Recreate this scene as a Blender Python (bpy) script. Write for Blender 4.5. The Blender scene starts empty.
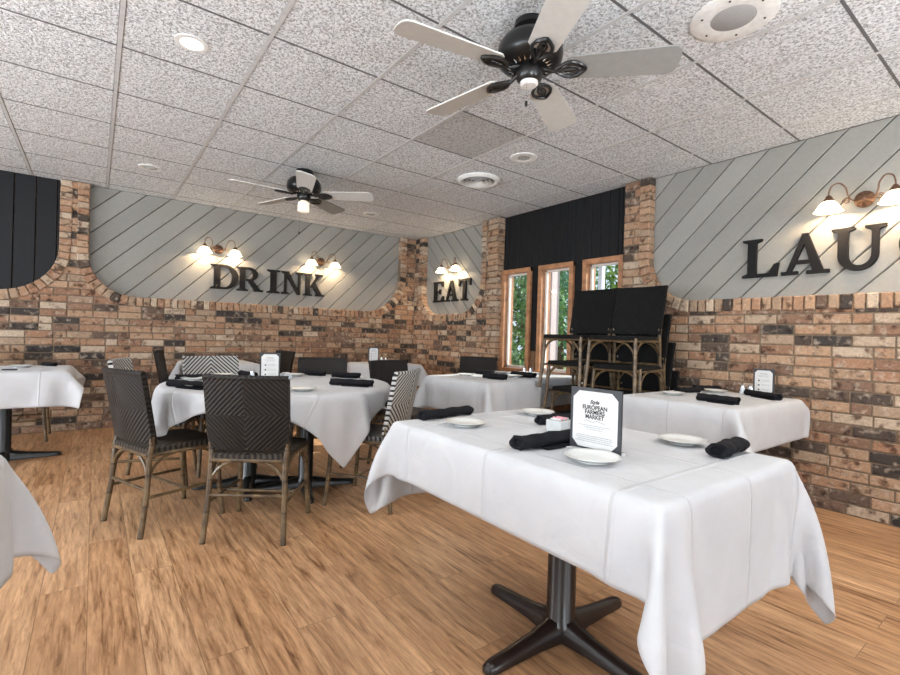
import bpy, bmesh, math, random
import numpy as np
from mathutils import Vector, Matrix
random.seed(7)
PI = math.pi
SC = bpy.context.scene
COL = SC.collection

# ------------------------------------------------------------------ basics
def link(o):
    COL.objects.link(o); return o

class MB:
    """collects shapes into one mesh"""
    def __init__(s): s.v = []; s.f = []; s.uv = {}; s.rnd = []; s.has_rnd = False
    def add(s, verts, faces, r=0.0):
        n = len(s.v); s.v += [tuple(p) for p in verts]
        for f in faces: s.f.append(tuple(i+n for i in f)); s.rnd.append(r)
    def box(s, x0, x1, y0, y1, z0, z1, b=0.0, M=None, r=0.0):
        if b <= 0:
            P = [(x, y, z) for x in (x0, x1) for y in (y0, y1) for z in (z0, z1)]
            F = [(0,1,3,2),(4,6,7,5),(0,4,5,1),(2,3,7,6),(0,2,6,4),(1,5,7,3)]
        else:
            bm = bmesh.new(); bmesh.ops.create_cube(bm, size=1)
            for v in bm.verts:
                v.co = Vector(((x0+x1)/2+v.co.x*(x1-x0), (y0+y1)/2+v.co.y*(y1-y0), (z0+z1)/2+v.co.z*(z1-z0)))
            bmesh.ops.bevel(bm, geom=bm.edges[:], offset=b, segments=2, affect='EDGES', profile=.6)
            bm.verts.index_update()
            P = [v.co.copy() for v in bm.verts]; F = [[v.index for v in f.verts] for f in bm.faces]; bm.free()
        if M is not None: P = [M @ Vector(p) for p in P]
        s.add(P, F, r)
    def tube(s, pts, r, n=8, closed=False, cap=True):
        pts = [Vector(p) for p in pts]; m = len(pts)
        rr = r if isinstance(r, (list, tuple)) else [r]*m
        rings = []; up = None
        for i, p in enumerate(pts):
            if closed: t = pts[(i+1) % m]-pts[i-1]
            else: t = pts[min(i+1, m-1)]-pts[max(i-1, 0)]
            t.normalize()
            if up is None:
                up = Vector((0,0,1)) if abs(t.z) < .9 else Vector((1,0,0))
            a = t.cross(up).normalized(); up = a.cross(t).normalized()
            rings.append([p+(a*math.cos(2*PI*k/n)+up*math.sin(2*PI*k/n))*rr[i] for k in range(n)])
        V = [q for R in rings for q in R]; F = []
        for i in range(m if closed else m-1):
            j = (i+1) % m
            for k in range(n): F.append((i*n+k, i*n+(k+1) % n, j*n+(k+1) % n, j*n+k))
        if cap and not closed: F.append(tuple(range(n))[::-1]); F.append(tuple((m-1)*n+k for k in range(n)))
        s.add(V, F)
    def lathe(s, prof, n=24, c=(0,0,0), M=None):
        V = []; F = []
        for (r, z) in prof:
            for k in range(n):
                a = 2*PI*k/n; V.append(Vector((r*math.cos(a), r*math.sin(a), z)))
        for i in range(len(prof)-1):
            for k in range(n): F.append((i*n+k, i*n+(k+1) % n, (i+1)*n+(k+1) % n, (i+1)*n+k))
        if prof[0][0] > 1e-4: pass
        if M is not None: V = [M @ p for p in V]
        V = [p+Vector(c) for p in V]
        s.add(V, F)
    def prism(s, poly, fr, d0, d1, b=0.0, r=0.0):
        """poly 2D ccw; fr(u,v,d) -> 3D; from depth d0 (back) to d1 (front), front edge bevel b"""
        n = len(poly)
        if n < 3: return
        V = [fr(u, v, d0) for u, v in poly]
        if b > 0:
            cx = sum(p[0] for p in poly)/n; cy = sum(p[1] for p in poly)/n
            ins = []
            for i in range(n):
                p = Vector(poly[i]); a = Vector(poly[i-1]); c = Vector(poly[(i+1) % n])
                e1 = (p-a); e2 = (c-p)
                if e1.length < 1e-6 or e2.length < 1e-6: ins.append((p.x, p.y)); continue
                e1.normalize(); e2.normalize()
                n1 = Vector((-e1.y, e1.x)); n2 = Vector((-e2.y, e2.x)); q = n1+n2
                k = 1+n1.dot(n2)
                if k < .3: k = .3
                q = p+q*(b/k); ins.append((q.x, q.y))
            s_ = 1 if d1 > d0 else -1
            V += [fr(u, v, d1-s_*b) for u, v in poly]+[fr(u, v, d1) for u, v in ins]
            F = [(i, (i+1) % n, n+(i+1) % n, n+i) for i in range(n)]+[(n+i, n+(i+1) % n, 2*n+(i+1) % n, 2*n+i) for i in range(n)]+[tuple(range(2*n, 3*n))]
        else:
            V += [fr(u, v, d1) for u, v in poly]
            F = [(i, (i+1) % n, n+(i+1) % n, n+i) for i in range(n)]+[tuple(range(n, 2*n))]
        F.append(tuple(range(n))[::-1])
        s.add(V, F, r)
    def build(s, name, mat, parent=None, smooth=False, loc=None, rotz=0, fixn=True, rnd=False, angle=40):
        me = bpy.data.meshes.new(name); me.from_pydata(s.v, [], s.f); me.update()
        if rnd:
            a = me.attributes.new('rnd', 'FLOAT', 'FACE'); a.data.foreach_set('value', s.rnd)
        if fixn:
            bm = bmesh.new(); bm.from_mesh(me); bmesh.ops.recalc_face_normals(bm, faces=bm.faces[:]); bm.to_mesh(me); bm.free()
        if smooth:
            for p in me.polygons: p.use_smooth = True
            try: me.set_sharp_from_angle(angle=math.radians(angle))
            except Exception: pass
        o = bpy.data.objects.new(name, me); link(o)
        if mat is not None: me.materials.append(mat)
        if parent is not None: o.parent = parent
        if loc is not None: o.location = loc
        o.rotation_euler.z = rotz
        return o

def tag(o, label, cat, group=None):
    o['label'] = label; o['category'] = cat
    if group: o['group'] = group
    return o
def thing(name, label, cat, loc=(0,0,0), rotz=0, group=None):
    o = bpy.data.objects.new(name, None); link(o); o.empty_display_size = .1
    o.location = loc; o.rotation_euler = (0, 0, rotz)
    return tag(o, label, cat, group)
def struct(o): o['kind'] = 'structure'; return o
def dup(root, loc, rotz, label, group=None):
    def cp(o, par):
        c = o.copy(); link(c)
        if par is not None: c.parent = par
        for ch in list(o.children): cp(ch, c)
        return c
    r = cp(root, None); r.location = loc; r.rotation_euler = (0, 0, rotz); r['label'] = label
    if group: r['group'] = group
    return r

# ------------------------------------------------------------------ materials
def new_mat(name):
    m = bpy.data.materials.new(name); m.use_nodes = True; nt = m.node_tree
    b = nt.nodes['Principled BSDF']; return m, nt, b
def N(nt, t, **k):
    n = nt.nodes.new(t)
    for a, v in k.items():
        if a in n.inputs: n.inputs[a].default_value = v
        else: setattr(n, a, v)
    return n
def L(nt, a, b): nt.links.new(a, b)
def ramp(nt, stops, interp='LINEAR'):
    r = nt.nodes.new('ShaderNodeValToRGB'); r.color_ramp.interpolation = interp
    e = r.color_ramp.elements
    while len(e) < len(stops): e.new(.5)
    for i, (p, c) in enumerate(stops):
        e[i].position = p; e[i].color = (*c, 1) if len(c) == 3 else c
    return r
def mixc(nt, f, a, b, mode='MIX'):
    m = nt.nodes.new('ShaderNodeMix'); m.data_type = 'RGBA'; m.blend_type = mode
    if isinstance(f, (int, float)): m.inputs[0].default_value = f
    else: L(nt, f, m.inputs[0])
    for i, x in ((6, a), (7, b)):
        if isinstance(x, tuple): m.inputs[i].default_value = (*x, 1)
        else: L(nt, x, m.inputs[i])
    return m.outputs[2]
def math_(nt, op, a, b=None, c=None):
    m = nt.nodes.new('ShaderNodeMath'); m.operation = op
    for i, x in enumerate((a, b, c)):
        if x is None: continue
        if isinstance(x, (int, float)): m.inputs[i].default_value = x
        else: L(nt, x, m.inputs[i])
    return m.outputs[0]
def bump(nt, b, h, strength=.5, dist=.01, norm=None):
    n = N(nt, 'ShaderNodeBump'); n.inputs['Strength'].default_value = strength; n.inputs['Distance'].default_value = dist
    L(nt, h, n.inputs['Height'])
    if norm is not None: L(nt, norm, n.inputs['Normal'])
    L(nt, n.outputs[0], b.inputs['Normal']); return n.outputs[0]
def tco(nt, scale=None):
    t = N(nt, 'ShaderNodeTexCoord'); o = t.outputs['Object']
    if scale:
        m = N(nt, 'ShaderNodeMapping'); m.inputs['Scale'].default_value = scale; L(nt, o, m.inputs[0]); o = m.outputs[0]
    return o
def noise(nt, vec, scale, detail=3, rough=.5, dist=0):
    n = N(nt, 'ShaderNodeTexNoise'); n.inputs['Scale'].default_value = scale; n.inputs['Detail'].default_value = detail
    n.inputs['Roughness'].default_value = rough; n.inputs['Distortion'].default_value = dist
    L(nt, vec, n.inputs['Vector']); return n
def plain(name, col, rough=.5, metal=0, var=.08, nscale=30, bmp=0, spec=.5, coat=0):
    m, nt, b = new_mat(name); c = tco(nt); n = noise(nt, c, nscale, 3)
    d = tuple(max(0, x*(1-var)) for x in col); h = tuple(min(1, x*(1+var)) for x in col)
    L(nt, ramp(nt, [(.3, d), (.7, h)]).outputs[0], b.inputs['Base Color']) if False else None
    r = ramp(nt, [(.3, d), (.7, h)]); L(nt, n.outputs['Fac'], r.inputs[0]); L(nt, r.outputs[0], b.inputs['Base Color'])
    b.inputs['Roughness'].default_value = rough; b.inputs['Metallic'].default_value = metal
    b.inputs['Specular IOR Level'].default_value = spec; b.inputs['Coat Weight'].default_value = coat
    if bmp: bump(nt, b, n.outputs['Fac'], .5, bmp)
    return m

def brick_mat():
    m, nt, b = new_mat('old_brick'); a = N(nt, 'ShaderNodeAttribute'); a.attribute_name = 'rnd'
    f = a.outputs['Fac']; c = tco(nt)
    r = ramp(nt, [(0, (.04,.033,.03)), (.14, (.085,.06,.045)), (.22, (.20,.12,.08)), (.38, (.34,.18,.105)), (.52, (.40,.235,.14)),
                  (.70, (.46,.295,.185)), (.84, (.36,.245,.16)), (.94, (.53,.41,.30))])
    L(nt, f, r.inputs[0])
    v = N(nt, 'ShaderNodeCombineXYZ'); L(nt, math_(nt, 'MULTIPLY', f, 57.0), v.inputs[0]); L(nt, math_(nt, 'MULTIPLY', f, 91.0), v.inputs[1])
    va = N(nt, 'ShaderNodeVectorMath', operation='ADD'); L(nt, c, va.inputs[0]); L(nt, v.outputs[0], va.inputs[1])
    n1 = noise(nt, va.outputs[0], 13, 4, .6); n2 = noise(nt, va.outputs[0], 60, 4, .7); n3 = noise(nt, va.outputs[0], 22, 2)
    dk = ramp(nt, [(.53, (1,1,1)), (.66, (.25,.20,.17))]); L(nt, n1.outputs['Fac'], dk.inputs[0])
    x = mixc(nt, 1.0, r.outputs[0], dk.outputs[0], 'MULTIPLY')
    lt = ramp(nt, [(.55, (0,0,0)), (.72, (.6,.6,.6))]); L(nt, n3.outputs['Fac'], lt.inputs[0])
    x = mixc(nt, lt.outputs[0], x, (.52,.42,.32))
    g = ramp(nt, [(.3, (.72,.72,.72)), (.7, (1.18,1.18,1.18))]); L(nt, n2.outputs['Fac'], g.inputs[0])
    x = mixc(nt, 1.0, x, g.outputs[0], 'MULTIPLY')
    L(nt, x, b.inputs['Base Color']); b.inputs['Roughness'].default_value = .85
    bump(nt, b, n2.outputs['Fac'], .7, .006); return m
def mortar_mat():
    return plain('mortar', (.20,.145,.10), .95, 0, .25, 40, .004)
def plank_mat(name, col, var=.05, rough=.6, grain=(40,40,3)):
    m, nt, b = new_mat(name); c = tco(nt, None)
    a = N(nt, 'ShaderNodeAttribute'); a.attribute_name = 'rnd'
    n = noise(nt, c, 45, 4, .7)
    r = ramp(nt, [(.3, tuple(x*(1-var) for x in col)), (.7, tuple(x*(1+var) for x in col))]); L(nt, n.outputs['Fac'], r.inputs[0])
    k = math_(nt, 'MULTIPLY_ADD', a.outputs['Fac'], .16, .92)
    cc = N(nt, 'ShaderNodeCombineXYZ')
    for i in range(3): L(nt, k, cc.inputs[i])
    L(nt, mixc(nt, 1.0, r.outputs[0], cc.outputs[0], 'MULTIPLY'), b.inputs['Base Color'])
    b.inputs['Roughness'].default_value = rough; b.inputs['Specular IOR Level'].default_value = .25
    bump(nt, b, n.outputs['Fac'], .35, .003); return m
def floor_mat():
    m, nt, b = new_mat('oak_laminate'); g = tco(nt)
    mp = N(nt, 'ShaderNodeMapping'); mp.inputs['Rotation'].default_value = (0, 0, PI/2); L(nt, g, mp.inputs[0])
    br = N(nt, 'ShaderNodeTexBrick'); L(nt, mp.outputs[0], br.inputs['Vector'])
    br.offset = .37; br.inputs['Scale'].default_value = 1; br.inputs['Brick Width'].default_value = 1.25; br.inputs['Row Height'].default_value = .155
    br.inputs['Mortar Size'].default_value = .0016; br.inputs['Mortar Smooth'].default_value = .2; br.inputs['Bias'].default_value = 0
    br.inputs['Color1'].default_value = (0,0,0,1); br.inputs['Color2'].default_value = (1,1,1,1); br.inputs['Mortar'].default_value = (.5,.5,.5,1)
    sp = N(nt, 'ShaderNodeSeparateColor'); L(nt, br.outputs['Color'], sp.inputs[0]); rn = sp.outputs[0]
    off = N(nt, 'ShaderNodeCombineXYZ'); L(nt, math_(nt, 'MULTIPLY', rn, 37.), off.inputs[0]); L(nt, math_(nt, 'MULTIPLY', rn, 11.), off.inputs[1])
    ad = N(nt, 'ShaderNodeVectorMath', operation='ADD'); L(nt, g, ad.inputs[0]); L(nt, off.outputs[0], ad.inputs[1])
    st = N(nt, 'ShaderNodeMapping'); st.inputs['Scale'].default_value = (1, .085, 1); L(nt, ad.outputs[0], st.inputs[0])
    n1 = noise(nt, st.outputs[0], 34, 8, .66, .7); n2 = noise(nt, st.outputs[0], 95, 5, .7, .3); n3 = noise(nt, st.outputs[0], 6, 3, .5, .8)
    w = N(nt, 'ShaderNodeTexWave'); w.bands_direction = 'X'; w.inputs['Scale'].default_value = 7; w.inputs['Distortion'].default_value = 14
    w.inputs['Detail'].default_value = 3; w.inputs['Detail Scale'].default_value = 1.6; w.inputs['Detail Roughness'].default_value = .6
    L(nt, st.outputs[0], w.inputs['Vector'])
    base = ramp(nt, [(0, (.46,.265,.14)), (.4, (.50,.30,.165)), (.75, (.53,.32,.18)), (1, (.57,.36,.205))]); L(nt, rn, base.inputs[0])
    f1 = ramp(nt, [(.34, (.36,.27,.2)), (.43, (.82,.76,.7)), (.52, (1.02,1.0,.98)), (.64, (1.26,1.25,1.22))]); L(nt, n1.outputs['Fac'], f1.inputs[0])
    x = mixc(nt, .9, base.outputs[0], f1.outputs[0], 'MULTIPLY')
    f2 = ramp(nt, [(.0, (.62,.52,.44)), (.16, (.95,.93,.9)), (1, (1.08,1.07,1.06))]); L(nt, w.outputs['Fac'], f2.inputs[0])
    x = mixc(nt, .35, x, f2.outputs[0], 'MULTIPLY')
    f3 = ramp(nt, [(.32, (.66,.58,.5)), (.5, (1.0,.99,.98)), (.68, (1.18,1.17,1.15))]); L(nt, n2.outputs['Fac'], f3.inputs[0])
    x = mixc(nt, .8, x, f3.outputs[0], 'MULTIPLY')
    f4 = ramp(nt, [(.3, (.84,.80,.76)), (.65, (1.08,1.08,1.08))]); L(nt, n3.outputs['Fac'], f4.inputs[0])
    x = mixc(nt, .8, x, f4.outputs[0], 'MULTIPLY')
    x = mixc(nt, br.outputs['Fac'], x, (.27,.15,.075))
    L(nt, x, b.inputs['Base Color'])
    rr = math_(nt, 'MULTIPLY_ADD', n2.outputs['Fac'], .2, .27); L(nt, rr, b.inputs['Roughness'])
    h = math_(nt, 'SUBTRACT', math_(nt, 'MULTIPLY', n2.outputs['Fac'], .12), br.outputs['Fac'])
    bump(nt, b, h, .3, .003); b.inputs['Specular IOR Level'].default_value = .45
    return m
def tile_mat(smooth=False):
    m, nt, b = new_mat('ceiling_tile_smooth' if smooth else 'ceiling_tile'); c = tco(nt)
    n = noise(nt, c, 75, 4, .6, .6); n2 = noise(nt, c, 28, 3, .6)
    lo = (.42,.42,.41) if smooth else (.60,.60,.60)
    r = ramp(nt, [(.40, tuple(x*.62 for x in lo)), (.5, (.72,.74,.76) if not smooth else (.5,.5,.49)), (.60, (.86,.88,.90) if not smooth else (.54,.54,.53))])
    L(nt, n.outputs['Fac'], r.inputs[0]); L(nt, r.outputs[0], b.inputs['Base Color']); b.inputs['Roughness'].default_value = .9
    h = math_(nt, 'ADD', n.outputs['Fac'], math_(nt, 'MULTIPLY', n2.outputs['Fac'], .5))
    bump(nt, b, h, .25 if smooth else .9, .002 if smooth else .012); return m
def cloth_mat():
    m, nt, b = new_mat('table_linen'); uv = N(nt, 'ShaderNodeUVMap'); c = tco(nt)
    sp = N(nt, 'ShaderNodeSeparateXYZ'); L(nt, uv.outputs[0], sp.inputs[0])
    hs = []
    for i, ks in ((0, (.25, .5, .75)), (1, (.25, .5, .75))):
        for k in ks:
            d = math_(nt, 'ABSOLUTE', math_(nt, 'SUBTRACT', sp.outputs[i], k))
            hs.append(math_(nt, 'MAXIMUM', math_(nt, 'SUBTRACT', 1.0, math_(nt, 'MULTIPLY', d, 170.)), 0.0))
    t = hs[0]
    for q in hs[1:]: t = math_(nt, 'ADD', t, q)
    n = noise(nt, c, 7, 4, .55, .6); n2 = noise(nt, c, 400, 2)
    h = math_(nt, 'ADD', math_(nt, "MULTIPLY", t, .7), math_(nt, 'ADD', n.outputs['Fac'], math_(nt, 'MULTIPLY', n2.outputs['Fac'], .03)))
    bump(nt, b, h, .55, .012)
    r = ramp(nt, [(.3, (.565,.58,.605)), (.7, (.63,.64,.66))]); L(nt, n.outputs['Fac'], r.inputs[0])
    L(nt, r.outputs[0], b.inputs['Base Color']); b.inputs['Roughness'].default_value = .7
    b.inputs['Sheen Weight'].default_value = .15
    tr = N(nt, 'ShaderNodeBsdfTranslucent'); tr.inputs[0].default_value = (.8,.8,.8,1)
    mx = N(nt, 'ShaderNodeMixShader'); mx.inputs[0].default_value = .12
    L(nt, b.outputs[0], mx.inputs[1]); L(nt, tr.outputs[0], mx.inputs[2]); L(nt, mx.outputs[0], nt.nodes['Material Output'].inputs[0])
    return m
def weave_mat(name, dark, light, period, seat=False, thr=.5, rough=.5):
    """concentric diamond chevrons woven of flat strands"""
    m, nt, b = new_mat(name); c = tco(nt); sp = N(nt, 'ShaderNodeSeparateXYZ'); L(nt, c, sp.inputs[0])
    ax = math_(nt, 'ABSOLUTE', sp.outputs[0])
    if seat: q = math_(nt, 'ADD', ax, sp.outputs[1])
    else: q = math_(nt, 'ADD', ax, math_(nt, 'ABSOLUTE', math_(nt, 'SUBTRACT', sp.outputs[2], .66)))
    fr = math_(nt, 'FRACT', math_(nt, 'DIVIDE', q, period))
    s = math_(nt, 'ABSOLUTE', math_(nt, 'SUBTRACT', fr, .5))           # 0..0.5
    w2 = math_(nt, 'FRACT', math_(nt, 'MULTIPLY', math_(nt, 'ADD', sp.outputs[0], sp.outputs[2] if not seat else sp.outputs[1]), 110.))
    r = ramp(nt, [((thr*.5)-.03, dark), (thr*.5+.03, light)]); L(nt, s, r.inputs[0])
    n = noise(nt, c, 300, 2)
    x = mixc(nt, .25, r.outputs[0], n.outputs['Color'], 'MULTIPLY')
    L(nt, x, b.inputs['Base Color']); b.inputs['Roughness'].default_value = rough; b.inputs['Specular IOR Level'].default_value = .3
    h = math_(nt, 'ADD', math_(nt, 'MULTIPLY', s, 1.6), math_(nt, 'MULTIPLY', math_(nt, 'ABSOLUTE', math_(nt, 'SUBTRACT', w2, .5)), .5))
    bump(nt, b, h, .8, .004); return m
def bamboo_mat():
    m, nt, b = new_mat('bamboo_look_frame'); c = tco(nt); sp = N(nt, 'ShaderNodeSeparateXYZ'); L(nt, c, sp.inputs[0])
    z = math_(nt, 'FRACT', math_(nt, 'MULTIPLY', sp.outputs[2], 6.3))
    ring = ramp(nt, [(.0, (.25,.25,.25)), (.05, (1,1,1)), (.95, (1,1,1)), (1, (.25,.25,.25))]); L(nt, z, ring.inputs[0])
    n = noise(nt, c, 18, 3); r = ramp(nt, [(.35, (.06,.038,.02)), (.65, (.16,.105,.05))]); L(nt, n.outputs['Fac'], r.inputs[0])
    L(nt, mixc(nt, 1.0, r.outputs[0], ring.outputs[0], 'MULTIPLY'), b.inputs['Base Color'])
    b.inputs['Roughness'].default_value = .32; return m
def emis(name, col, st, base=(.9,.85,.75), rough=.4):
    m, nt, b = new_mat(name); c = tco(nt); n = noise(nt, c, 20, 2)
    r = ramp(nt, [(.2, tuple(x*.95 for x in base)), (.8, base)]); L(nt, n.outputs['Fac'], r.inputs[0]); L(nt, r.outputs[0], b.inputs['Base Color'])
    b.inputs['Emission Color'].default_value = (*col, 1); b.inputs['Emission Strength'].default_value = st; b.inputs['Roughness'].default_value = rough
    return m
def glass_mat():
    m, nt, b = new_mat('window_glass'); b.inputs['Base Color'].default_value = (.95,.98,1,1)
    gl = N(nt, 'ShaderNodeBsdfGlossy'); gl.inputs['Roughness'].default_value = .03
    tr = N(nt, 'ShaderNodeBsdfTransparent'); tr.inputs[0].default_value = (.93,.97,1,1)
    fr = N(nt, 'ShaderNodeFresnel'); fr.inputs[0].default_value = 1.35
    mx = N(nt, 'ShaderNodeMixShader'); L(nt, fr.outputs[0], mx.inputs[0]); L(nt, tr.outputs[0], mx.inputs[1]); L(nt, gl.outputs[0], mx.inputs[2])
    L(nt, mx.outputs[0], nt.nodes['Material Output'].inputs[0]); return m

M = {}
M['brick'] = brick_mat(); M['mortar'] = mortar_mat()
M['panel'] = plank_mat('grey_boards', (.29,.285,.262)); M['dark'] = plank_mat('black_boards', (.009,.0095,.011), .25, .5)
M['brownboard'] = plank_mat('brown_boards', (.16,.09,.05), .2, .55)
M['floor'] = floor_mat(); M['tile'] = tile_mat(); M['tile2'] = tile_mat(True)
M['grid'] = plain('grid_paint', (.55,.55,.55), .5)
M['gap_shade'] = plain('gap_shade_grey', (.13,.13,.135), .7); M['cloth'] = cloth_mat()
M['weave'] = weave_mat('dark_weave', (.005,.004,.003), (.018,.012,.009), .026)
M['weave_seat'] = weave_mat('dark_weave_seat', (.010,.008,.007), (.07,.055,.04), .03, True)
M['glare_stripe'] = weave_mat('glare_weave', (.012,.012,.013), (.55,.55,.53), .032, thr=.42)  # pale stripes are window glare painted into the weave colour
M['glare_stripe_seat'] = weave_mat('glare_weave_seat', (.012,.012,.013), (.16,.16,.16), .03, True)
M['black_weave'] = weave_mat('black_weave', (.004,.004,.004), (.006,.006,.006), .026, rough=.9)
M['bamboo'] = bamboo_mat()
M['black_metal'] = plain('black_iron', (.010,.010,.010), .3, .1, .2)
M['pole_brown'] = plain('pedestal_enamel', (.018,.011,.009), .3, 0, .3, 12, 0, .4, .2)
M['letter'] = plain('letter_paint', (.008,.008,.009), .7, spec=.2)
M['wood'] = plain('cedar_trim', (.42,.20,.095), .5, 0, .3, 14)
M['sash'] = plain('pale_sash', (.72,.66,.60), .5)
M['brass'] = plain('aged_bronze', (.17,.095,.06), .45, .7, .3, 50)
M['shade'] = emis('lit_frosted_glass', (1,.78,.52), 7.0)
M['fan_glass'] = emis('fan_frosted_glass', (1,.85,.62), .55, (.85,.8,.7))
M['lamp_on'] = emis('downlight_lens', (1,.95,.82), 5)
M['white'] = plain('white_enamel', (.78,.78,.76), .4)
M['speaker'] = plain('speaker_grille', (.36,.36,.36), .6, 0, .2, 400)
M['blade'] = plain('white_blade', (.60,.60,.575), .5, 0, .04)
M['shaded_blade'] = plain('white_blade_shaded', (.28,.28,.27), .5, 0, .06)  # darker copy of the white blade, shade put into its colour
M['chrome'] = plain('chrome', (.6,.6,.6), .15, 1, .05)
M['china'] = plain('white_china', (.70,.71,.69), .15, 0, .02, 20, 0, .6)
M['napkin'] = plain('black_napkin', (.009,.009,.011), .9, 0, .3, 90, .002, .2)
M['paper'] = plain('menu_paper', (.64,.64,.63), .6, 0, .03)
M['cover'] = plain('menu_cover', (.03,.033,.038), .5, 0, .2)
M['ink'] = plain('ink', (.02,.02,.02), .7)
M['greyink'] = plain('grey_ink', (.33,.33,.34), .7)
M['acrylic'] = plain('grey_stand', (.52,.54,.54), .25)
M['glass'] = glass_mat()
M['salt'] = plain('shaker_glass', (.62,.66,.70), .12, 0, .15, 200, 0, .7)
M['pink'] = plain('pink_sachet', (.75,.35,.40), .6)

# ------------------------------------------------------------------ room numbers
YF, XR = 6.35, 4.045          # board panels
YB, XB = 6.27, 3.97           # brick faces
ZC = 2.581; ZT = .73
fr_far = lambda u, v, d: (u, YB-d, v)          # d = out of wall towards the room
fr_right = lambda u, v, d: (XB-d, u, v)        # u = world y
X0, Y0R = -4.2, -6.5                           # far corners of the room behind the camera

# floor
mb = MB(); mb.box(X0-.2, 4.3, Y0R-.2, 6.6, -.1, 0); fl = struct(mb.build('floor', M['floor']))
# ceiling tiles with T grid
mb = MB(); gx = [-.538+.61*k for k in range(-7, 8)]; gy = [1.877+.612*k for k in range(-14, 8)]
gxe = [X0]+[g for g in gx if g > X0+.02 and g < XR]+[XR+.02]; gye = [Y0R]+[g for g in gy if g > Y0R+.02 and g < YF]+[YF+.02]
sm = MB()
for i in range(len(gxe)-1):
    for j in range(len(gye)-1):
        t = sm if (abs(gxe[i]-(-.538+4*.61)) < .02 and abs(gye[j]-(1.877+.612)) < .02) else mb
        t.box(gxe[i]+.013, gxe[i+1]-.013, gye[j]+.0065, gye[j+1]-.0065, ZC+.002, ZC+.03)
ce = struct(mb.build('ceiling', M['tile'])); sm.build('smooth_tile', M['tile2'], ce)
mb = MB()
for g in gxe[1:-1]: mb.box(g-.0105, g+.0105, Y0R, YF, ZC-.001, ZC+.028)
mb.build('tile_grid', M['grid'], ce)
mb = MB()
for g in gye[1:-1]: mb.box(X0, XR, g-.007, g+.007, ZC+.0012, ZC+.03)
mb.build('tile_gap_shade', M['gap_shade'], ce)  # dark strips painted in place of the shadow gaps between tile rows
mb = MB(); mb.box(X0-.2, 4.3, Y0R-.2, 6.6, ZC+.031, ZC+.08); mb.build('ceiling_slab', M['brownboard'], ce)

# ------------------------------------------------------------------ brick walls with scooped openings
def opening_path(u0, u1, zb, r0, r1, ztop, step=.015):
    """boundary from top of side u0 down, along the bottom, up side u1 (u0<u1)"""
    P = []
    if u0 is not None:
        z = ztop
        while z > zb+r0: P.append((u0, z)); z -= step
        for k in range(25):
            a = PI+PI/2*k/24; P.append((u0+r0+r0*math.cos(a), zb+r0+r0*math.sin(a)))
        s = u0+r0
    else: s = u0 = -99
    if u1 is not None:
        e = u1-r1
    return P
def make_opening(u0, u1, zb, r0, r1):
    return dict(u0=u0, u1=u1, zb=zb, r0=r0, r1=r1)
def zbound(o, u):
    """height of the opening's lower edge at u, None outside"""
    if u <= o['u0'] or u >= o['u1']: return None
    if u < o['u0']+o['r0']:
        d = o['u0']+o['r0']-u; return o['zb']+o['r0']-math.sqrt(max(0, o['r0']**2-d*d))
    if u > o['u1']-o['r1']:
        d = u-(o['u1']-o['r1']); return o['zb']+o['r1']-math.sqrt(max(0, o['r1']**2-d*d))
    return o['zb']
def path_of(o, left=True, right=True):
    P = []
    if left: P.append((o['u0'], ZC-.004)); P.append((o['u0'], o['zb']+o['r0']))
    for k in range(1, 41) if left else []:
        a = PI+PI/2*k/40; P.append((o['u0']+o['r0']+o['r0']*math.cos(a), o['zb']+o['r0']+o['r0']*math.sin(a)))
    if not left: P.append((o['u0'], o['zb']))
    if right:
        for k in range(0, 41):
            a = 1.5*PI+PI/2*k/40; P.append((o['u1']-o['r1']+o['r1']*math.cos(a), o['zb']+o['r1']+o['r1']*math.sin(a)))
        P.append((o['u1'], ZC-.004))
    else: P.append((o['u1'], o['zb']))
    return P
def resample(P, step):
    out = [P[0]]; D = [0]
    for a, b in zip(P, P[1:]): D.append(D[-1]+math.hypot(b[0]-a[0], b[1]-a[1]))
    n = max(1, round(D[-1]/step)); res = []; j = 0
    for k in range(n+1):
        s = D[-1]*k/n
        while j < len(P)-2 and D[j+1] < s: j += 1
        t = (s-D[j])/max(1e-9, D[j+1]-D[j]); t = min(1, max(0, t))
        p = (P[j][0]+(P[j+1][0]-P[j][0])*t, P[j][1]+(P[j+1][1]-P[j][1])*t)
        dx, dy = P[j+1][0]-P[j][0], P[j+1][1]-P[j][1]; l = math.hypot(dx, dy)
        res.append((p, (dy/l, -dx/l)))        # outward normal (away from opening, which is on the left of travel)
    return res
def clip_half(poly, n, c):
    """keep n.p >= c"""
    out = []
    for i in range(len(poly)):
        a, b = poly[i], poly[(i+1) % len(poly)]
        da = n[0]*a[0]+n[1]*a[1]-c; db = n[0]*b[0]+n[1]*b[1]-c
        if da >= 0: out.append(a)
        if (da >= 0) != (db >= 0):
            t = da/(da-db); out.append((a[0]+(b[0]-a[0])*t, a[1]+(b[1]-a[1])*t))
    return out
def brickrnd(rs):
    v = rs.random()
    return v
BW = .05   # border half cover
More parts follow.
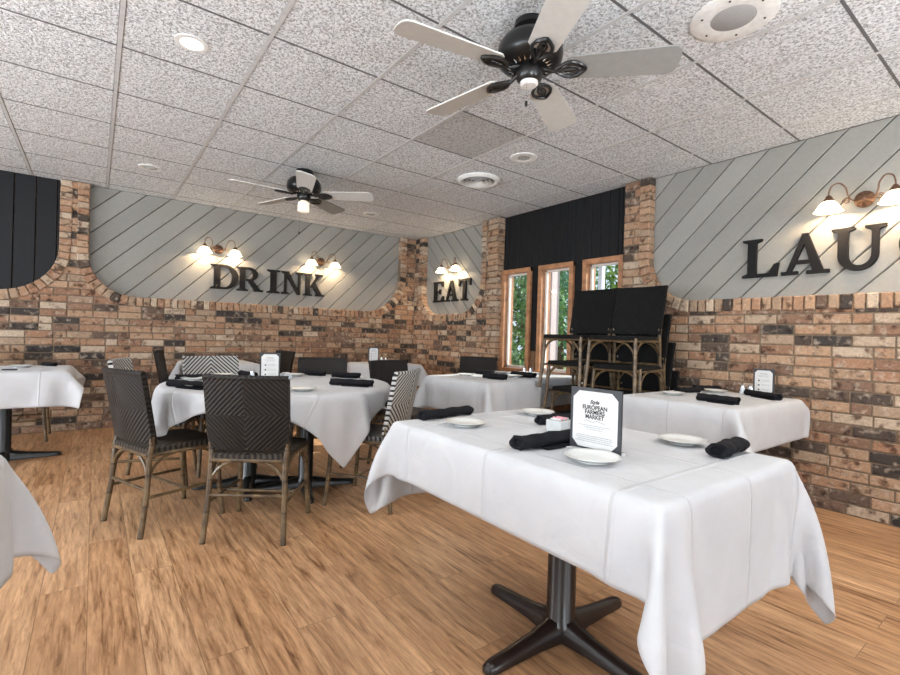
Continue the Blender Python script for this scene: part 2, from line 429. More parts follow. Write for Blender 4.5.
def brickwork(name, frame, uA, uB, opens, rs, extra=None, depth=.09):
    mb = MB(); ch = .0735; bl = .215
    rows = int(ZC/ch)+1
    for j in range(rows):
        z0 = j*ch+.005+rs.uniform(-.001, .001); z1 = min((j+1)*ch-.005+rs.uniform(-.001, .001), ZC-.002)
        if z1-z0 < .01: continue
        u = uA-(bl*.5 if j % 2 else 0)-rs.random()*.02
        while u < uB:
            w = bl if rs.random() > .16 else bl*.5
            a, b = max(u+.005+rs.uniform(-.002, .002), uA), min(u+w-.005, uB); u += w
            if b-a < .015: continue
            poly = [(a, z0), (b, z0), (b, z1), (a, z1)]
            cu, cz = (a+b)/2, (z0+z1)/2
            keep = True
            for o in opens:
                i0, i1 = o['u0']-BW, o['u1']+BW; zb = o['zb']-BW
                if b < i0 or a > i1 or z1 < zb: continue
                # nearest feature
                r0, r1 = o['r0']+BW, o['r1']+BW
                if cu < o['u0']+o['r0'] and cz < o['zb']+o['r0']:
                    c = (o['u0']+o['r0'], o['zb']+o['r0']); d = (cu-c[0], cz-c[1]); l = math.hypot(*d); n = (d[0]/l, d[1]/l)
                    poly = clip_half(poly, n, n[0]*c[0]+n[1]*c[1]+r0)
                elif cu > o['u1']-o['r1'] and cz < o['zb']+o['r1']:
                    c = (o['u1']-o['r1'], o['zb']+o['r1']); d = (cu-c[0], cz-c[1]); l = math.hypot(*d); n = (d[0]/l, d[1]/l)
                    poly = clip_half(poly, n, n[0]*c[0]+n[1]*c[1]+r1)
                elif cz < o['zb']+.02 and o['u0'] < cu < o['u1']: poly = clip_half(poly, (0, -1), -zb)
                elif cu <= o['u0']+.02: poly = clip_half(poly, (-1, 0), -i0)
                elif cu >= o['u1']-.02: poly = clip_half(poly, (1, 0), i1)
                else: keep = False
                if len(poly) < 3: keep = False
                if not keep: break
            if not keep: continue
            us = [p[0] for p in poly]; zs = [p[1] for p in poly]
            if max(us)-min(us) < .012 or max(zs)-min(zs) < .012: continue
            jit = rs.uniform(-.0025, .0025)
            mb.prism(poly, frame, -.04, jit, .005, rs.random())
    if extra: extra(mb)
    return mb
def border(frame, paths, rs, w=.098, proud=.014, depth=-.078, step=.0665):
    mb = MB()
    for P in paths:
        R = resample(P, step)
        for (p, n), (q, m) in zip(R, R[1:]):
            dx, dy = q[0]-p[0], q[1]-p[1]; l = math.hypot(dx, dy); g = .0045/l
            a = (p[0]+dx*g, p[1]+dy*g); b = (q[0]-dx*g, q[1]-dy*g)
            j = rs.uniform(-.004, .004); ww = w+rs.uniform(-.004, .004)
            pl = [a, b, (b[0]+m[0]*ww, b[1]+m[1]*ww), (a[0]+n[0]*ww, a[1]+n[1]*ww)]
            ar = sum(pl[i][0]*pl[(i+1) % 4][1]-pl[(i+1) % 4][0]*pl[i][1] for i in range(4))
            if ar < 0: pl = pl[::-1]
            v = rs.random(); v = .3+.7*v if v > .12 else v*2
            mb.prism(pl, frame, depth, proud+j, .007, v)
    return mb
def mortar(frame, uA, uB, opens, depth=-.008, back=-.075):
    mb = MB(); u = uA; st = .01
    xs = [uA]
    while xs[-1] < uB-1e-6: xs.append(min(uB, xs[-1]+st))
    def zt(u):
        for o in opens:
            z = zbound(o, u)
            if z is not None: return min(z-.004, ZC)
        return ZC
    V = []; F = []
    for x in xs:
        V += [frame(x, 0, depth), frame(x, zt(x), depth), frame(x, 0, back), frame(x, zt(x), back)]
    for i in range(len(xs)-1):
        a, b = 4*i, 4*i+4
        F += [(a, b, b+1, a+1), (a+1, b+1, b+3, a+3), (a+2, a+3, b+3, b+2)]
    mb.add(V, F); return mb
def boards(frame, rect, ang, pitch, d0, d1, gap=.006, bev=.006, rs=random, holes=()):
    """parallel boards at angle ang clipped to rect (u0,u1,z0,z1)"""
    mb = MB(); u0, u1, z0, z1 = rect; n = (-math.sin(ang), math.cos(ang))
    cs = [n[0]*u+n[1]*z for u in (u0, u1) for z in (z0, z1)]
    k = math.floor(min(cs)/pitch)
    while k*pitch < max(cs):
        base = [(u0, z0), (u1, z0), (u1, z1), (u0, z1)]
        p = clip_half(base, n, k*pitch+gap/2); p = clip_half(p, (-n[0], -n[1]), -((k+1)*pitch-gap/2))
        pieces = [p]
        for (a, b, c, d) in holes:
            new = []
            for q in pieces:
                if len(q) < 3: continue
                l = clip_half(q, (-1, 0), -a); r = clip_half(q, (1, 0), b)
                m = clip_half(clip_half(q, (1, 0), a), (-1, 0), -b)
                new += [l, r]
                if len(m) >= 3: new += [clip_half(m, (0, -1), -c), clip_half(m, (0, 1), d)]
            pieces = new
        rv = rs.random()
        for q in pieces:
            if len(q) >= 3 and max(x[0] for x in q)-min(x[0] for x in q) > .006 and max(x[1] for x in q)-min(x[1] for x in q) > .006:
                mb.prism(q, frame, d0, d1, bev, rv)
        k += 1
    return mb

rs = random.Random(11)
# --- far wall (DRINK wall)
o_dark = make_opening(-9.0, -.31, 1.415, .4, .47)
o_drink = make_opening(-.07, 3.715, 1.42, .42, .55)
wf = struct(brickwork('wall_far', fr_far, X0, XB+.02, [o_dark, o_drink], rs).build('wall_far', M['brick'], rnd=True))
mortar(fr_far, X0, XB+.06, [o_dark, o_drink]).build('mortar', M['mortar'], wf)
p_dark = [(-3.55, 1.415)]+path_of(dict(o_dark, u0=-3.5), left=False)[1:]
border(fr_far, [p_dark, path_of(o_drink)], rs).build('brick_border', M['brick'], wf, rnd=True)
boards(fr_far, (-.16, 3.8, 1.34, ZC), math.radians(45), .168, -.11, -.08, rs=rs).build('diagonal_boards', M['panel'], wf, rnd=True)
boards(fr_far, (X0, -.22, 1.33, ZC), PI/2, .166, -.11, -.08, rs=rs, gap=.006, bev=.006).build('black_boards', M['dark'], wf, rnd=True)
mb = MB(); mb.box(X0-.1, 4.3, YF+.032, YF+.15, 0, ZC+.03); mb.build('backing', M['mortar'], wf)

# --- right wall (EAT, windows, LAUGH)
o_eat = make_opening(4.665, 6.04, 1.40, .45, .34)
o_laugh = make_opening(-2.6, 2.36, 1.45, .4, .40)
def pil(mb):
    ch = .0735
    for j in range(int(ZC/ch)+1):                # projecting pilaster beside the windows
        z0, z1 = j*ch+.004, min(ZC-.002, (j+1)*ch-.004)
        if z1-z0 < .01: continue
        mb.prism([(4.325, z0), (4.505, z0), (4.505, z1), (4.325, z1)], fr_right, -.07, .045+rs.uniform(-.003, .003), .006, .55+.45*rs.random())
wr1 = struct(brickwork('wall_right', fr_right, 4.33, YB+.0, [o_eat], rs, pil).build('wall_right', M['brick'], rnd=True))
mortar(fr_right, 4.33, YB+.06, [o_eat]).build('mortar', M['mortar'], wr1)
border(fr_right, [path_of(o_eat)], rs).build('brick_border', M['brick'], wr1, rnd=True)
boards(fr_right, (4.57, 6.13, 1.31, ZC), math.radians(45), .168, -.11, -.08, rs=rs).build('diagonal_boards', M['panel'], wr1, rnd=True)
wr2 = brickwork('x', fr_right, Y0R, 2.62, [o_laugh], rs).build('laugh_brickwork', M['brick'], wr1, rnd=True)
mortar(fr_right, Y0R, 2.62, [o_laugh]).build('laugh_mortar', M['mortar'], wr1)
border(fr_right, [path_of(o_laugh)], rs).build('laugh_brick_border', M['brick'], wr1, rnd=True)
boards(fr_right, (-2.7, 2.44, 1.36, ZC), math.radians(-45), .168, -.11, -.08, rs=rs).build('laugh_diagonal_boards', M['panel'], wr1, rnd=True)
WIN = [(3.845, 4.325), (3.235, 3.725), (2.645, 3.115)]; WZ0, WZ1 = .68, 1.92
holes = [(a+.04, b-.04, WZ0+.04, WZ1-.04) for a, b in WIN]
boards(fr_right, (2.60, 4.34, .95, ZC), PI/2, .105, -.11, -.08, rs=rs, gap=.004, bev=.005, holes=holes).build('black_boards', M['dark'], wr1, rnd=True)
boards(fr_right, (2.60, 4.34, 0, .95), PI/2, .105, -.11, -.08, rs=rs, gap=.004, bev=.005, holes=holes).build('brown_boards', M['brownboard'], wr1, rnd=True)
# solid outer shell of the right wall with the window holes
mb = MB()
ys = [Y0R-.2]+sorted([h[0] for h in holes]+[h[1] for h in holes])+[6.5]
for i in range(len(ys)-1):
    a, b = ys[i], ys[i+1]
    if i % 2 == 0: mb.box(XR+.032, XR+.12, a, b, 0, ZC+.03)
    else: mb.box(XR+.032, XR+.12, a, b, 0, WZ0+.04); mb.box(XR+.032, XR+.12, a, b, WZ1-.04, ZC+.03)
mb.build('outer_wall', M['mortar'], wr1)
for i, (a, b) in enumerate(WIN):
    mb = MB(); c = .052
    xo, xi = XR-.038, XR+.002
    mb.box(xo, xi, a, a+c, WZ0, WZ1, .004); mb.box(xo, xi, b-c, b, WZ0, WZ1, .004)
    mb.box(xo-.002, xi, a, b, WZ1-c, WZ1, .004); mb.box(xo-.012, xi, a-.01, b+.01, WZ0, WZ0+c, .004)
    mb.box(XR, XR+.12, a+.04, a+.05, WZ0+.04, WZ1-.04); mb.box(XR, XR+.12, b-.05, b-.04, WZ0+.04, WZ1-.04)
    mb.box(XR, XR+.12, a+.04, b-.04, WZ1-.05, WZ1-.04); mb.box(XR, XR+.12, a+.04, b-.04, WZ0+.04, WZ0+.05)
    w = struct(mb.build('window_%d' % (i+1), M['wood']))
    mb = MB(); s0, s1, z0, z1 = a+.05, b-.05, WZ0+.05, WZ1-.05; x0, x1, t = XR+.03, XR+.06, .024
    mb.box(x0, x1, s0, s0+t, z0, z1, .003); mb.box(x0, x1, s1-t, s1, z0, z1, .003); mb.box(x0, x1, s0, s1, z0, z0+t+.01, .003); mb.box(x0, x1, s0, s1, z1-t, z1, .003)
    mb.build('sash', M['sash'], w)
    mb = MB(); mb.box(x0+.015, x0+.02, s0+t, s1-t, z0+t, z1-t); mb.build('pane', M['glass'], w)
# walls behind and to the left of the camera, openings added for the fill light
mb = MB(); mb.box(X0-.15, X0, Y0R-.15, 6.5, 0, .5); mb.box(X0-.15, X0, Y0R-.15, 6.5, 2.3, ZC)
for a, b in ((Y0R-.15, -2.6), (-.3, .1), (2.2, 3.2), (5.2, 6.5)): mb.box(X0-.15, X0, a, b, .5, 2.3)
struct(mb.build('wall_left', M['panel']))
mb = MB(); mb.box(X0, 4.1, Y0R-.15, Y0R, 0, .3); mb.box(X0, 4.1, Y0R-.15, Y0R, 2.4, ZC)
for a, b in ((X0, -3.0), (-.3, .2), (3.6, 4.1)): mb.box(a, b, Y0R-.15, Y0R, .3, 2.4)
struct(mb.build('wall_back', M['panel']))

# ------------------------------------------------------------------ letters
def cyl_strip(outer, inner):
    return [[outer[i], outer[i+1], inner[i+1], inner[i]] for i in range(len(outer)-1)]
def arc(cx, cy, rx, ry, a0, a1, n=14):
    return [(cx+rx*math.cos(math.radians(a0+(a1-a0)*k/n)), cy+ry*math.sin(math.radians(a0+(a1-a0)*k/n))) for k in range(n+1)]
def R4(x0, y0, x1, y1): return [(x0, y0), (x1, y0), (x1, y1), (x0, y1)]
def serif(cx, y, w, up):            # bracketed slab
    s = 1 if up else -1; t = .07
    return [(cx-w/2, y), (cx+w/2, y), (cx+w/2, y+s*t*.8), (cx+w*.22, y+s*t*1.5), (cx-w*.22, y+s*t*1.5), (cx-w/2, y+s*t*.8)]
ST = .19
def glyph(c):
    P = []
    def stem(cx, w=ST, top=True, bot=True, sw=.40):
        P.append(R4(cx-w/2, .04, cx+w/2, .96))
        if bot: P.append(serif(cx, 0, sw, True))
        if top: P.append(serif(cx, 1, sw, False))
    if c == 'I': stem(.2); W = .4
    elif c == 'D':
        stem(.2); P.append(R4(.28, 0, .42, .085)); P.append(R4(.28, .915, .42, 1))
        P.extend(cyl_strip(arc(.40, .5, .44, .5, -90, 90), arc(.40, .5, .245, .415, -90, 90))); W = .84
    elif c == 'R':
        stem(.2); P.append(R4(.28, .915, .42, 1)); P.append(R4(.28, .42, .42, .505))
        P.extend(cyl_strip(arc(.42, .71, .33, .29, -90, 90), arc(.42, .71, .145, .205, -90, 90)))
        P.append([(.36, .47), (.57, .47), (.86, .06), (.66, .0)]); P.append(R4(.62, 0, .95, .085)); W = .93
    elif c == 'N':
        stem(.17, .10, sw=.34); stem(.78, .10, bot=False, sw=.34)
        P.append([(.10, .96), (.31, 1.0), (.83, .0), (.70, .0)]); W = .95
    elif c == 'K':
        stem(.2); P.append([(.28, .38), (.38, .38), (.78, .96), (.66, .96)]); P.append(R4(.54, .915, .9, 1))
        P.append([(.36, .52), (.52, .64), (.87, .05), (.64, .05)]); P.append(R4(.56, 0, .96, .085)); W = .94
    elif c == 'E':
        stem(.2, sw=.3); P.append(R4(.1, 0, .74, .085)); P.append(R4(.1, .915, .70, 1)); P.append(R4(.28, .46, .54, .54))
        P.append([(.62, 0), (.78, 0), (.78, .28), (.70, .28), (.60, .08)]); P.append([(.60, .92), (.68, .74), (.745, .74), (.745, 1), (.62, 1)])
        P.append([(.48, .54), (.48, .46), (.50, .38), (.56, .38), (.56, .62), (.50, .62)]); W = .8
    elif c == 'A':
        P.append([(.10, .05), (.20, .05), (.50, .84), (.42, .99)]); P.append([(.40, 1.0), (.53, 1.0), (.86, .04), (.64, .04)])
        P.append(R4(.26, .26, .68, .35)); P.append(R4(0, 0, .34, .085)); P.append(R4(.52, 0, .96, .085)); W = .96
    elif c == 'T':
        stem(.41, top=False, sw=.42); P.append(R4(.02, .90, .80, 1)); P.append([(.02, .92), (.02, .68), (.085, .68), (.17, .92)]); P.append([(.65, .92), (.735, .68), (.80, .68), (.80, .92)]); W = .82
    elif c == 'L':
        stem(.22, sw=.42); P.append(R4(.1, 0, .74, .09)); P.append([(.58, .05), (.70, .32), (.80, .34), (.76, 0), (.6, 0)]); W = .82
    elif c == 'U':
        P.append(R4(.11, .36, .30, .96)); P.append(serif(.20, 1, .42, False)); P.append(R4(.70, .36, .82, .96)); P.append(serif(.76, 1, .36, False))
        P.extend(cyl_strip(arc(.465, .36, .355, .37, 180, 360), arc(.50, .36, .20, .25, 180, 360))); W = .95
    elif c == 'G':
        P.extend(cyl_strip(arc(.50, .5, .48, .51, 45, 325, 26), arc(.52, .5, .29, .41, 45, 325, 26)))
        P.append(R4(.70, .12, .88, .44)); P.append(R4(.58, .38, .96, .46)); P.append([(.76, .66), (.84, .66), (.84, .98), (.78, .98), (.68, .84)]); W = .98
    elif c == 'H':
        stem(.2); stem(.76); P.append(R4(.28, .46, .68, .54)); W = .96
    return P, W
def letter(c, frame, ua, ub, z0, z1, flip, label):
    P, W = glyph(c); mb = MB(); h = z1-z0
    for pi, p in enumerate(P):
        q = []
        for (x, y) in p:
            t = x/W; u = ua+(ub-ua)*t; q.append((u, z0+y*h))
        ar = sum(q[i][0]*q[(i+1) % len(q)][1]-q[(i+1) % len(q)][0]*q[i][1] for i in range(len(q)))
        if ar < 0: q = q[::-1]
        mb.prism(q, frame, -.079, -.05+.00012*pi, .0)
    o = mb.build('wall_letter', M['letter']); tag(o, label, 'letter', None); return o
wp = ['first letter', 'second letter', 'third letter', 'fourth letter', 'fifth letter']
for i, (c, a, b) in enumerate((('D', 1.10, 1.42), ('R', 1.40, 1.71), ('I', 1.765, 1.925), ('N', 1.95, 2.235), ('K', 2.24, 2.525))):
    letter(c, fr_far, a, b, 1.585, 1.885, False, 'black wooden letter %s, %s of the word DRINK on grey boards' % (c, wp[i]))
for i, (c, a, b) in enumerate((('E', 5.845, 5.565), ('A', 5.54, 5.235), ('T', 5.225, 4.95))):
    letter(c, fr_right, a, b, 1.585, 1.885, True, 'black wooden letter %s, %s of the word EAT on grey boards' % (c, wp[i]))
for i, (c, a, b) in enumerate((('L', 1.61, 1.355), ('A', 1.345, 1.06), ('U', 1.05, .765), ('G', .715, .43))):
    letter(c, fr_right, a, b, 1.61, 1.90, True, 'black wooden letter %s, %s of the word starting LAUG, on grey boards' % (c, wp[i]))

# ------------------------------------------------------------------ wall sconces
def sconce_proto(label):
    t = thing('wall_sconce', label, 'wall lamp', group='twin arm wall lamps')
    mb = MB(); Mx = Matrix.Rotation(PI/2, 4, 'X')    # lathe axis z -> -y
    mb.lathe([(0, .0), (.052, .0), (.055, .012), (.045, .02), (.03, .026), (.018, .042), (0, .046)], 24, (0, 0, 0), Mx)
    for k in range(10):
        a = 2*PI*k/10; mb.tube([(.02*math.cos(a), -.03, .02*math.sin(a)), (.05*math.cos(a), -.016, .05*math.sin(a))], .005, 6)
    mb.build('backplate', M['brass'], t, True)
    for s in (-1, 1):
        mb = MB(); P = []
        ctl = [(.0, -.035, .0), (.05, -.05, -.005), (.075, -.06, .03), (.085, -.075, .08), (.115, -.09, .115), (.15, -.10, .105), (.165, -.105, .07), (.167, -.105, .035)]
        for i in range(len(ctl)-1):
            p0 = ctl[max(i-1, 0)]; p1 = ctl[i]; p2 = ctl[i+1]; p3 = ctl[min(i+2, len(ctl)-1)]
            for k in range(5):
                u = k/5; P.append(tuple(.5*((2*p1[j])+(-p0[j]+p2[j])*u+(2*p0[j]-5*p1[j]+4*p2[j]-p3[j])*u*u+(-p0[j]+3*p1[j]-3*p2[j]+p3[j])*u**3) for j in range(3)))
        P.append(ctl[-1]); P = [(s*p[0], p[1], p[2]) for p in P]
        mb.tube(P, .0048, 8)
        sp = [(s*(.085+.022*(1-k/22)*math.cos(k*.55)), -.055, -.005+.022*(1-k/22)*math.sin(k*.55)) for k in range(18)]
        mb.tube(sp, .0035, 6)
        arm = mb.build('arm', M['brass'], t, True)
        mb = MB(); mb.lathe([(0, .04), (.012, .038), (.02, .025), (.033, .004), (.034, 0), (.0, 0)], 20, (s*.167, -.105, 0)); mb.build('shade_cap', M['brass'], t, True)
        mb = MB(); mb.lathe([(.022, .004), (.045, -.012), (.06, -.035), (.072, -.058), (.084, -.066), (.082, -.068), (.069, -.06), (.057, -.037), (.042, -.015), (.018, 0)], 28, (s*.167, -.105, 0))
        sh = mb.build('glass_shade', M['shade'], t, True)
        mb = MB(); mb.tube([(s*.167+.0835*math.cos(2*PI*k/28), -.105+.0835*math.sin(2*PI*k/28), -.067) for k in range(28)], .0022, 6, True); mb.build('shade_rim', M['brass'], sh, True)
    return t
sc0 = sconce_proto('twin arm bronze wall lamp with lit bell shades above the letter D')
SCN = []
sc0.location = (1.185, YF-.0, 2.065)
sc0.location.y = YB+.08-.0
SCN.append((sc0.location.copy(), 0))
for loc, rz, lab in (((2.48, YF, 2.065), 0, 'twin arm bronze wall lamp with lit bell shades above the letter K'),
                     ((XR, 5.35, 2.065), -PI/2, 'twin arm bronze wall lamp with lit bell shades above the word EAT'),
                     ((XR, .885, 2.075), -PI/2, 'twin arm bronze wall lamp with lit bell shades above the letter U')):
    r = dup(sc0, loc, rz, lab); SCN.append((Vector(loc), rz))
def light(name, typ, loc, energy, col=(1,1,1), **k):
    d = bpy.data.lights.new(name, typ); d.energy = energy; d.color = col
    for a, v in k.items(): setattr(d, a, v)
    o = bpy.data.objects.new(name, d); link(o); o.location = loc; return o
for loc, rz in SCN:
    for s in (-1, 1):
        p = loc + Matrix.Rotation(rz, 3, 'Z') @ Vector((s*.167, -.105, -.045))
        light('sconce_bulb', 'POINT', p, 6.0, (1, .72, .45), shadow_soft_size=.02)

# ------------------------------------------------------------------ ceiling things
def fan(label, cx, cy, zb, R_, angs, blade_mats, kit, drop):
    t = thing('ceiling_fan', label, 'ceiling fan', (cx, cy, 0))
    mb = MB(); z = ZC
    mb.lathe([(.0, z), (.075, z), (.08, z-.03), (.05, z-.05), (.02, z-.055), (0, z-.055)], 28); mb.lathe([(.018, z-.05), (.018, zb+.14)], 14)
    mb.build('canopy', M['black_metal'], t, True)
    mb = MB(); h = zb+.03
    mb.lathe([(0, h+.122), (.09, h+.12), (.13, h+.105), (.15, h+.075), (.155, h+.03), (.147, h+.005), (.128, h-.012), (.095, h-.022), (0, h-.024)], 36)
    mt = mb.build('motor_housing', M['black_metal'], t, True)
    mb = MB()
    for k in range(24):
        a = 2*PI*k/24; mb.tube([(.085*math.cos(a), .085*math.sin(a), h-.024), (.122*math.cos(a+.05), .122*math.sin(a+.05), h-.008)], .004, 5)
    mb.build('vent_fins', M['chrome'], mt, True)
    mb = MB(); mb.lathe([(0, zb+.02), (.05, zb+.015), (.062, zb-.005), (.058, zb-.045), (.045, zb-.058), (0, zb-.06)], 28); hub = mb.build('switch_housing', M['black_metal'], t, True)
    if not kit:
        mb = MB(); mb.lathe([(.042, zb-.055), (.042, zb-.068), (.034, zb-.076), (0, zb-.078)], 24); mb.build('cap', M['white'], hub, True)
    else:
        mb = MB(); mb.lathe([(.03, zb-.058), (.05, zb-.075), (.052, zb-.15), (.046, zb-.158), (0, zb-.160)], 24); mb.build('glass_shade', M['fan_glass'], t, True)
    for a, bmx in zip(angs, blade_mats):
        a = math.radians(a); Mx = Matrix.Rotation(a, 4, 'Z') @ Matrix.Translation((0, 0, zb)) @ Matrix.Rotation(math.radians(-12), 4, 'X')
        P = []
        w0, w1, r0 = .066, .083, .17
        for k in range(9): aa = -PI/2+PI*k/8; P.append((R_-.045+.045*math.cos(aa)*1.0, w1*math.copysign(abs(math.sin(aa))**.7, math.sin(aa))))
        P += [(r0+.02, w0), (r0, w0-.018), (r0, -w0+.018), (r0+.02, -w0)]
        mb = MB(); mb.prism(P, lambda u, v, d: Mx @ Vector((u, v, d)), -.004, .004, .001)
        bl = mb.build('blade', bmx, t)
        mb = MB()      # blade iron: open scroll bracket under the blade
        def q(pts): return [Mx @ Vector((x, y, zz)) for x, y, zz in pts]
        mb.tube(q([(.05, 0, .01), (.11, 0, -.014), (.165, 0, -.012), (.21, 0, -.010)]), .009, 6)
        for s in (-1, 1):
            mb.tube(q([(.115, 0, -.012), (.14, s*.022, -.012), (.165, s*.04, -.012), (.195, s*.046, -.012), (.225, s*.036, -.012), (.25, s*.012, -.012), (.257, 0, -.012)]), .0085, 6)
            mb.tube(q([(.15, s*.006, -.012), (.18, s*.018, -.012), (.21, s*.016, -.012), (.235, 0, -.012)]), .005, 6)
        mb.build('blade_bracket', M['black_metal'], bl, True)
    mb = MB()
    L_ = .12 if not kit else .30
    for k in range(int(L_/.012)): mb.lathe([(0, .003), (.0022, 0), (0, -.003)], 6, (-.045, -.03, zb-.05-k*.012))
    mb.lathe([(0, .012), (.006, .006), (.007, -.012), (0, -.018)], 10, (-.045, -.03, zb-.06-L_))
    mb.build('pull_chain', M['black_metal'], t, True)
    return t
f1 = fan('white bladed ceiling fan with black motor, nearest, at the top of the photo', 1.615, 1.595, 2.36, .665, (170, 98, 25.5, -47.5, -119), [M['blade']]*3+[M['shaded_blade'], M['blade']], False, 0)
f2 = fan('smaller looking distant ceiling fan with a lit white glass light above DRINK', 1.52, 4.35, 2.36, .64, (180, 108, 36, -36, -108), [M['blade']]*2+[M['shaded_blade']]+[M['blade']]*2, True, 0)

def disc_thing(name, label, cat, x, y, prof, mat, n=40):
    mb = MB(); mb.lathe(prof, n); o = mb.build(name, mat, None, True, (x, y, ZC)); tag(o, label, cat); return o
s = disc_thing('ceiling_speaker', 'round white flush ceiling speaker with grey grille, beside the near fan', 'speaker', 2.29, .985, [(0, -.006), (.10, -.006), (.165, -.010), (.178, -.004), (.178, .003)], M['white'])
mb = MB(); mb.lathe([(0, -.009), (.085, -.009), (.092, -.006)], 32); mb.build('grille', M['speaker'], s, True)
for k in range(6):
    a = 2*PI*k/6+.3; mb = MB(); mb.lathe([(0, -.013), (.005, -.011), (.005, -.006)], 8, (.135*math.cos(a), .135*math.sin(a), 0)); mb.build('screw', M['ink'], s, True)
v = disc_thing('air_diffuser', 'round stepped white air vent in the ceiling above the black boards', 'air vent', 2.87, 3.46, [(.20, .0), (.20, -.012), (.175, -.03), (.15, -.022), (.14, -.0), (.14, .004)], M['white'])
for r_ in (.125, .09, .05):
    mb = MB(); mb.lathe([(r_, -.028), (r_+.004, -.03), (r_-.02, -.006), (r_-.026, -.006), (r_, -.028)], 32); mb.build('ring', M['white'], v, True)
mb = MB(); mb.lathe([(0, -.004), (.14, -.004)], 32); mb.build('throat', M['speaker'], v)
dn = disc_thing('downlight', 'lit recessed downlight with round white lens near the upper left ceiling', 'downlight', .372, 2.82, [(.052, -.003), (.06, -.006), (.08, -.003), (.08, .003)], M['white'])
mb = MB(); mb.lathe([(0, -.004), (.053, -.004)], 28); mb.build('lens', M['lamp_on'], dn)
dn = disc_thing('downlight', 'unlit round white recessed downlight beside the round air vent', 'downlight', 2.80, 2.80, [(.05, -.002), (.07, -.010), (.11, -.004), (.115, .003)], M['white'])
mb = MB(); mb.lathe([(0, -.003), (.052, -.003)], 28); mb.build('lens', M['tile2'], dn)
for x, y, lab in ((.385, 5.25, 'recessed eyeball downlight with a bright glint, above the left end of the DRINK boards'), (2.72, 5.35, 'recessed eyeball downlight with a small glint, right of the distant fan')):
    dn = disc_thing('downlight', lab, 'downlight', x, y, [(.055, -.002), (.075, -.008), (.10, -.004), (.10, .003)], M['white'])
    mb = MB(); mb.lathe([(0, -.012), (.03, -.01), (.052, -.002)], 24); mb.build('lens', M['acrylic'], dn, True)

